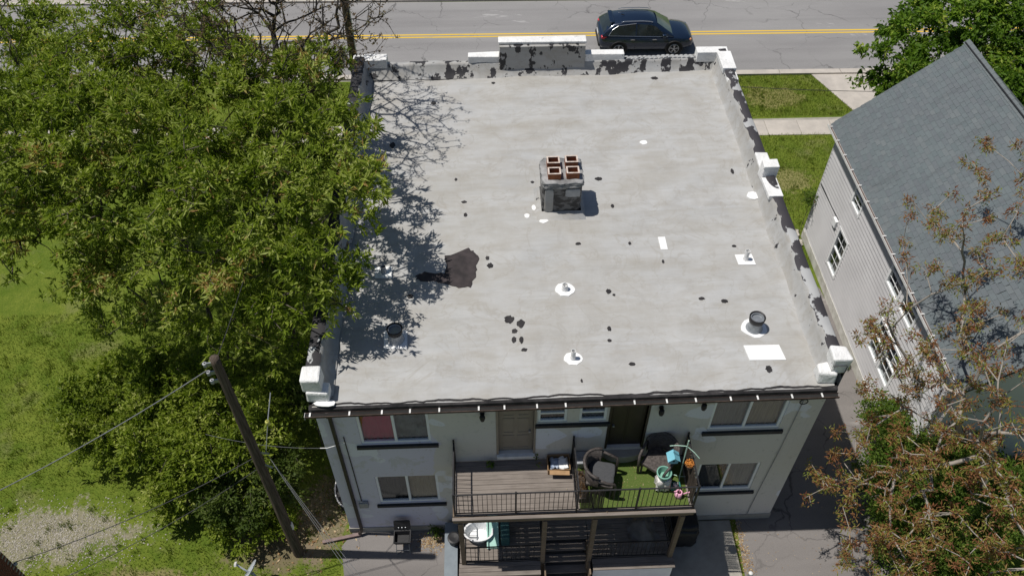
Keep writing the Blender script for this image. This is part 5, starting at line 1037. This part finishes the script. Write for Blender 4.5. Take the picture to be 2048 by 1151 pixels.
tree('ash_tree', 'large leafy green tree filling the upper left beside the road', 'tree', [(-6.6, 10.2, 0), (-6.5, 10.0, 2.2), (-6.4, 9.6, 4.6), (-6.2, 9.2, 6.2)], LA, dens=140, seed=3, per=12, L=.21, Wd=.030, off=.045, spread=.8, shell=.36, gap=-.25, clump=8, tipr=.011, group='leafy trees left of the building')
tree('ash_tree', 'leafy green tree whose crown overhangs the left edge of the flat roof', 'tree', [(-2.6, 7.0, 0), (-2.5, 6.9, 2.5), (-2.2, 6.5, 5.0), (-1.8, 6.0, 7.0)], LB, dens=140, seed=4, per=12, L=.21, Wd=.030, off=.045, spread=.8, shell=.36, gap=-.25, clump=8, tipr=.011, group='leafy trees left of the building')
tree('ash_tree', 'lower shaded leafy tree below the overhanging crown behind the pole', 'tree', [(-4.6, 6.2, 0), (-4.5, 5.9, 1.6), (-4.4, 5.5, 3.2)], LC, dens=120, seed=5, per=12, L=.19, Wd=.028, off=.05, spread=.8, gap=-.3, clump=7, group='leafy trees left of the building')
# late-leafing bare tree in front
rb = np.random.default_rng(9); tp_ = []
for i in range(1000):
    d = nrm(rb.normal(0, 1, 3)); R_ = rb.uniform(.3, 1)**.6; tp_.append((-1.4+d[0]*3.3*R_, 11.0+d[1]*3.6*R_, 11.0+d[2]*2.2*R_, .12))
for i in range(160): tp_.append((rb.uniform(-6.5, -2.5), rb.uniform(9.5, 14.5), rb.uniform(9, 11.5), .12))
tree('bare_tree', 'mostly bare dark-branched tree with brown buds at the front left corner', 'tree', [(-3.4, 13.6, 0), (-3.3, 13.5, 3), (-3.0, 13.2, 5.2), (-2.6, 12.6, 7.2), (-2.2, 12.0, 8.6)], None, tp_, frac=1., sub=1, per=7, L=.10, Wd=.02, leaf='leaf_bud', bark='bark_dark', seed=6, tipr=.0095, jit=.14, off=.04, thick=.07, bias=.30)
# shrubs along the left of the building: each its own plant
LD = [(-7.9, 4.2, 2.0, 1.2), (-6.1, 4.2, 2.6, 1.2), (-7.8, 2.9, 1.6, 1.1), (-5.8, 2.3, 2.4, 1.3), (-4.2, 3.1, 3.0, 1.2), (-4.3, 1.6, 2.6, 1.2), (-5.0, .9, 1.5, .9), (-3.1, 1.5, 2.8, 1.1), (-3.3, .5, 1.8, 1.0), (-2.3, 2.6, 3.2, 1.0), (-2.0, 1.0, 2.1, .9), (-2.1, .15, .7, .6), (-3.2, -.1, .7, .6), (-1.2, 2.9, 2.9, .8)]
SLAB = ['yellow-green bush at the left end of the shrub row', 'tall yellow-green bush behind the left end of the shrub row', 'low bright bush reaching furthest onto the lawn', 'broad bright green bush in the middle left of the shrub row', 'tall bush in the shade under the big tree', 'rounded green bush left of the utility pole', 'low bush at the edge of the gravel', 'leafy bush directly behind the utility pole', 'dark rounded bush at the pole side of the shrub row', 'tall dark bush between pole and tree', 'dark evergreen bush just right of the utility pole', 'small weedy plant at the foot of the utility pole', 'small weedy plant near the satellite dish', 'dark bush against the left wall of the building']
for i, (lb, lo) in enumerate(zip(SLAB, LD)):
    x, y, z, R_ = lo; dk = i in (8, 10, 13)
    sub_l = [(x+rnd.uniform(-.5, .5)*R_, y+rnd.uniform(-.5, .5)*R_, max(.45, z+rnd.uniform(-.35, .1)*R_), R_*rnd.uniform(.55, .8)) for _ in range(4)]+[(x, y, max(.5, z-.7*R_), R_*.75)]
    tree('bush', lb, 'bush', [(x, y+.1, 0), (x+.03, y+.08, z*.3), (x, y, z*.55)], sub_l, dens=230, frac=.22, per=11, L=.15, Wd=.032, off=.045, gap=-.3, clump=14, leaf='leaf_dark' if dk else 'leaf_shrub', seed=30+i, tipr=.005, thick=.03, group='bushes left of the building')
# maple beyond the neighbour's roof
LT = [(20.4, 16.4, 5.3, 1.1), (21.8, 17.4, 5.8, 1.3), (21.3, 16.2, 4.3, 1.1), (20.3, 16.2, 4.2, .8), (23.1, 17.2, 6.5, 1.5), (22.7, 15.6, 5.3, 1.4), (24.6, 16.4, 6.5, 1.5), (24.1, 14.9, 5.3, 1.4), (25.2, 15.1, 6.0, 1.4), (21.6, 19.0, 5.3, .7), (23.3, 19.6, 6.0, 1.2), (25.5, 19.9, 6.5, 1.4), (26.5, 17.5, 6.5, 1.6), (27.2, 15.5, 5.5, 1.5)]
tree('maple_tree', 'dense deep green tree behind the neighbour house roof by the road', 'tree', [(23.8, 16.8, 0), (23.8, 16.8, 1.8), (23.7, 16.8, 3.4)], LT, dens=190, seed=12, per=11, L=.21, Wd=.055, off=.06, leaf='leaf_maple', bark='bark', droop=.45, gap=-.3, clump=9)
# red-leaved tree bottom right
TR = [(17.8, 5.1, 9.6), (16.6, 4.4, 9.5), (15.5, 3.7, 9.2), (14.8, 2.7, 9.0), (15.7, 3.0, 9.3), (16.3, 2.4, 9.7), (15.0, 1.2, 9.1), (15.6, 1.2, 9.6), (16.1, .6, 9.6), (15.2, 0., 9.1), (14.2, 1.6, 7.9), (13.9, 1.9, 7.0), (13.8, .9, 7.2), (14.3, .2, 8.4), (14.2, .2, 7.4), (13.6, .3, 6.6), (14.5, -.7, 8.6), (15.1, -1.1, 9.1), (17.2, 3.6, 9.6), (16.9, 1.7, 9.8), (18.4, 4.2, 9.4), (18.6, 2.4, 9.6), (17.4, .2, 9.4), (18.2, 1.0, 9.0),
      (13.6, -.3, 5.2), (13.5, -.8, 4.7), (13.2, -1.6, 4.3), (13.8, -1.4, 4.4), (13.9, -.9, 5.6), (14.2, -1.2, 6.2), (14.6, -1.2, 7.0), (14.0, -1.9, 5.2), (14.5, -2.0, 6.0), (14.9, -1.7, 7.8), (15.4, -2.0, 8.2), (13.9, -2.5, 4.3), (14.4, -2.6, 5.0), (14.8, -2.7, 6.2), (15.1, -3.0, 7.2), (14.4, -3.4, 4.2), (13.9, -3.0, 3.7), (14.8, -3.6, 5.2), (15.3, -3.8, 6.2), (15.5, -3.5, 7.4), (15.0, .6, 6.4), (15.6, .2, 6.0), (15.3, -.4, 5.4), (16.2, -.4, 7.6), (16.0, -1.4, 6.8), (16.6, -2.2, 7.6), (16.3, 1.4, 7.0), (16.9, 2.6, 7.4)]
TR += [(x+rnd.uniform(-.6, .6), y+rnd.uniform(-.9, .3), z-rnd.uniform(.3, 1.2)) for x, y, z in TR[24:]]+[(16.6, .2, 4.6), (17.0, -1.6, 5.0), (16.4, -3.4, 5.6), (17.2, -3.2, 6.6), (17.6, -2.0, 7.4), (16.8, -4.2, 5.0), (15.8, -4.4, 4.4), (18.3, -.6, 7.4)]
tt = []
for x, y, z in TR:
    for q in range(4): tt.append((x+rnd.gauss(0, .34), y+rnd.gauss(0, .34), z+rnd.gauss(0, .25), .20))
tree('red_leaf_tree', 'pale-barked spreading tree with young reddish-brown leaves in the bottom right', 'tree', [(17.9, -1.2, 0), (17.85, -.95, 1.3), (17.8, -.7, 2.6), (17.7, -.35, 4.0), (17.55, -.3, 5.2)], None, tt, frac=.36, sub=7, per=11, L=.12, Wd=.016, leaf='leaf_red', bark='bark_pale', seed=14, tipr=.0095, jit=.12, off=.05, thick=.09, bias=.28, droop=.2)
LU = [(16.7, 1.9, 1.9, 1.0), (16.2, .9, 2.2, 1.0), (17.2, .5, 2.6, 1.2), (15.9, -.4, 2.2, 1.1), (16.9, -.6, 2.6, 1.2), (18.5, .3, 2.2, 1.1), (18.4, 1.6, 1.6, .9), (15.8, -1.6, 1.9, 1.0), (18.9, -.8, 2.0, 1.1), (17.0, -2.2, 2.0, 1.1), (20.1, .2, 1.6, 1.0), (16.2, -2.9, 1.7, 1.0)]
ULAB = ['bright green shrub tucked against the white foundation', 'bright green shrub at the driveway edge under the red-leaved tree', 'bright green shrub behind the pale trunk', 'bright green shrub spilling onto the asphalt', 'bright green shrub left of the pale trunk', 'bright green shrub right of the downpipe', 'bright green shrub under the house gable', 'low green shrub nearest the sunlit asphalt', 'green shrub right of the pale trunk', 'low green shrub at the foot of the pale trunk', 'green shrub farthest right below the house', 'low green shrub at the bottom edge of the driveway']
for i, (lb, lo) in enumerate(zip(ULAB, LU)):
    x, y, z, R_ = lo; sub_l = [(x+rnd.uniform(-.5, .5)*R_, y+rnd.uniform(-.5, .5)*R_, max(.4, z+rnd.uniform(-.35, .1)*R_), R_*rnd.uniform(.55, .8)) for _ in range(4)]+[(x, y, .5, R_*.7)]
    tree('shrub', lb, 'shrub', [(x, y+.05, 0), (x, y, z*.3), (x, y, z*.5)], sub_l, dens=320, frac=.15, per=11, L=.10, Wd=.03, leaf='leaf_under', seed=60+i, tipr=.005, thick=.03, group='shrubs under the red-leaved tree')
# small weeds
for lb, (x, y, z, R_) in (('small weed beside the tan door threshold', (5.45, -.14, ZD+.12, .16)), ('weed growing at the wall base beside the bench', (2.6, -.12, .18, .26)), ('sprawling vine on the neighbour wall corner', (16.85, 12.1, 2.0, .5)), ('small weed at the foundation gap beside the driveway', (16.6, 5.6, .18, .28)), ('small dried weed left of the tan door', (4.25, -.16, ZD+.08, .14))):
    z0 = ZD if z > 3 else 0.
    tree('weed', lb, 'weed', [(x, y, z0), (x, y, z0+.03), (x, y, z)], [(x, y, z, R_)], dens=900, frac=.3, per=6, L=.07, Wd=.018, leaf='leaf_under', seed=int(x*100), tipr=.003, thick=.02, off=.03, zmin=z0+.03)
# grass blades, gravel stones, leaf litter
def scatter_blades(n, region, r):
    x = r.uniform(region[0], region[1], n); y = r.uniform(region[2], region[3], n); return np.stack([x, y, np.zeros(n)], 1)
rg = np.random.default_rng(21)
pts = np.concatenate([scatter_blades(60000, (-15, -.2, -2.6, 9), rg), scatter_blades(12000, (-8, -.2, 14.2, 18.7), rg), scatter_blades(9000, (-8, 0, 20, 23.5), rg), scatter_blades(38000, (12.9, 23.0, 10.3, 18.7), rg), scatter_blades(20000, (13, 22, 20.0, 23.5), rg)])
bad = ((pts[:, 0] > 16.95) & (pts[:, 0] < 24.1) & (pts[:, 1] < 12.1)) | ((pts[:, 0] > -.1) & (pts[:, 0] < 12.8) & (pts[:, 1] < 14)) | (pts[:, 0] > 20.6+(23.4-pts[:, 1])*.38) & (pts[:, 1] > 19.9)
gd = ((pts[:, 0]+8.6)/3.2)**2+((pts[:, 1]-.35)/1.3)**2; dirt = ((pts[:, 0]+2.0)/1.8)**2+((pts[:, 1]+.1)/1.2)**2
keep = ~bad & (rg.random(len(pts)) < np.clip(gd-.45, .16, 1)) & (rg.random(len(pts)) < np.clip(dirt-.3, .15, 1)); pts = pts[keep]; n = len(pts)
cl = np.sin(pts[:, 0]*1.9)*np.sin(pts[:, 1]*2.3+1)+.5*np.sin(pts[:, 0]*5+pts[:, 1]*4)
nt_ = 420; tx = rg.uniform(-15, -.5, nt_); ty = rg.uniform(-2.5, 8.5, nt_); tx[:130] = rg.uniform(13, 21, 130); ty[:130] = np.where(rg.random(130) < .5, rg.uniform(10.6, 18.5, 130), rg.uniform(20.1, 23.4, 130)); tb = np.repeat(np.stack([tx, ty, 0*tx], 1), 26, 0)+rg.normal(0, .07, (nt_*26, 3))*np.array([1, 1, 0])
ok = ~((tb[:, 0] > 20.3+(23.4-tb[:, 1])*.36) & (tb[:, 1] > 19.9)) & (tb[:, 0] < np.where(tb[:, 1] < 12.5, 16.8, 40)); tb = tb[ok]; pts = np.concatenate([pts, tb]); n0_ = n; n = len(pts); cl = np.concatenate([cl, np.repeat(rg.uniform(-1.8, 1.2, nt_), 26)[ok]])
h = .05+.05*rg.random(n)+np.where(np.arange(n) >= n0_, .07, 0)+.03*np.clip(cl, 0, 1); a = rg.uniform(0, 6.28, n); wv = np.stack([np.cos(a), np.sin(a), 0*a], 1)*.011; ln = np.stack([rg.normal(0, .03, n), rg.normal(0, .03, n), h], 1)
V = np.stack([pts-wv, pts+wv, pts+ln], 1).reshape(-1, 3); tn = np.repeat(np.clip(.45+.18*cl+rg.normal(0, .2, n), 0, 1), 3)
o = npmesh('grass', V, np.arange(n*3).reshape(-1, 3), 'grass_blade', None, tn); struct(o, 'stuff'); o['label'] = 'short green lawn grass around the buildings'
n = 3000; c = np.stack([-8.9+rg.normal(0, 1.3, n), .2+rg.normal(0, .5, n), np.full(n, .008)], 1); r_ = rg.uniform(.010, .028, n)[:, None]
octa = np.array([[1, 0, 0], [-1, 0, 0], [0, 1, 0], [0, -1, 0], [0, 0, .6], [0, 0, -.6]]); fo = np.array([[0, 2, 4], [2, 1, 4], [1, 3, 4], [3, 0, 4], [2, 0, 5], [1, 2, 5], [3, 1, 5], [0, 3, 5]])
V = (c[:, None]+octa[None]*r_[:, None]*rg.uniform(.7, 1.3, (n, 6, 1))).reshape(-1, 3); F = (np.arange(n)[:, None, None]*6+fo[None]).reshape(-1, 3)
o = npmesh('gravel', V, F, 'stone'); struct(o, 'stuff'); o['label'] = 'pale gravel scattered over the worn patch of lawn'
def litter(cx, cy_, sx, sy2, n, z, nm, lb, sz=.03):
    c = np.stack([cx+rg.normal(0, sx, n), cy_+rg.normal(0, sy2, n), z+rg.uniform(.002, .015, n)], 1); a = rg.uniform(0, 6.28, n); l = sz*rg.uniform(.5, 1.3, n)
    d = np.stack([np.cos(a)*l, np.sin(a)*l, rg.uniform(-.1, .3, n)*l], 1); s = np.stack([-np.sin(a)*l*.5, np.cos(a)*l*.5, rg.uniform(-.2, .2, n)*l], 1)
    V = np.stack([c-d, c+s, c+d, c-s], 1).reshape(-1, 3); o = npmesh(nm, V, np.arange(n*4).reshape(-1, 4), 'litter', None, np.repeat(rg.random(n), 4)); struct(o, 'stuff'); o['label'] = lb
litter(-1.6, .3, .9, .6, 500, .01, 'dry_straw', 'dry straw and dead leaves around the foot of the utility pole', .05); litter(2.45, -.42, .28, .14, 420, .01, 'leaf_litter', 'brown dry leaf litter by the grill'); litter(11.62, -1.1, .10, .65, 420, .012, 'leaf_litter', 'pale leaf litter along the edge of the concrete pad'); litter(7.8, -.8, .5, .45, 130, ZD+.024, 'leaf_litter', 'yellow crumbs scattered on the balcony turf', .016); litter(.3, 4.8, .07, .35, 160, ZR+.05, 'leaf_litter', 'brown leaves collected along the left parapet', .05); litter(14, -1.5, 1.2, 1.2, 160, .014, 'leaf_litter', 'pale specks scattered over the driveway', .02)
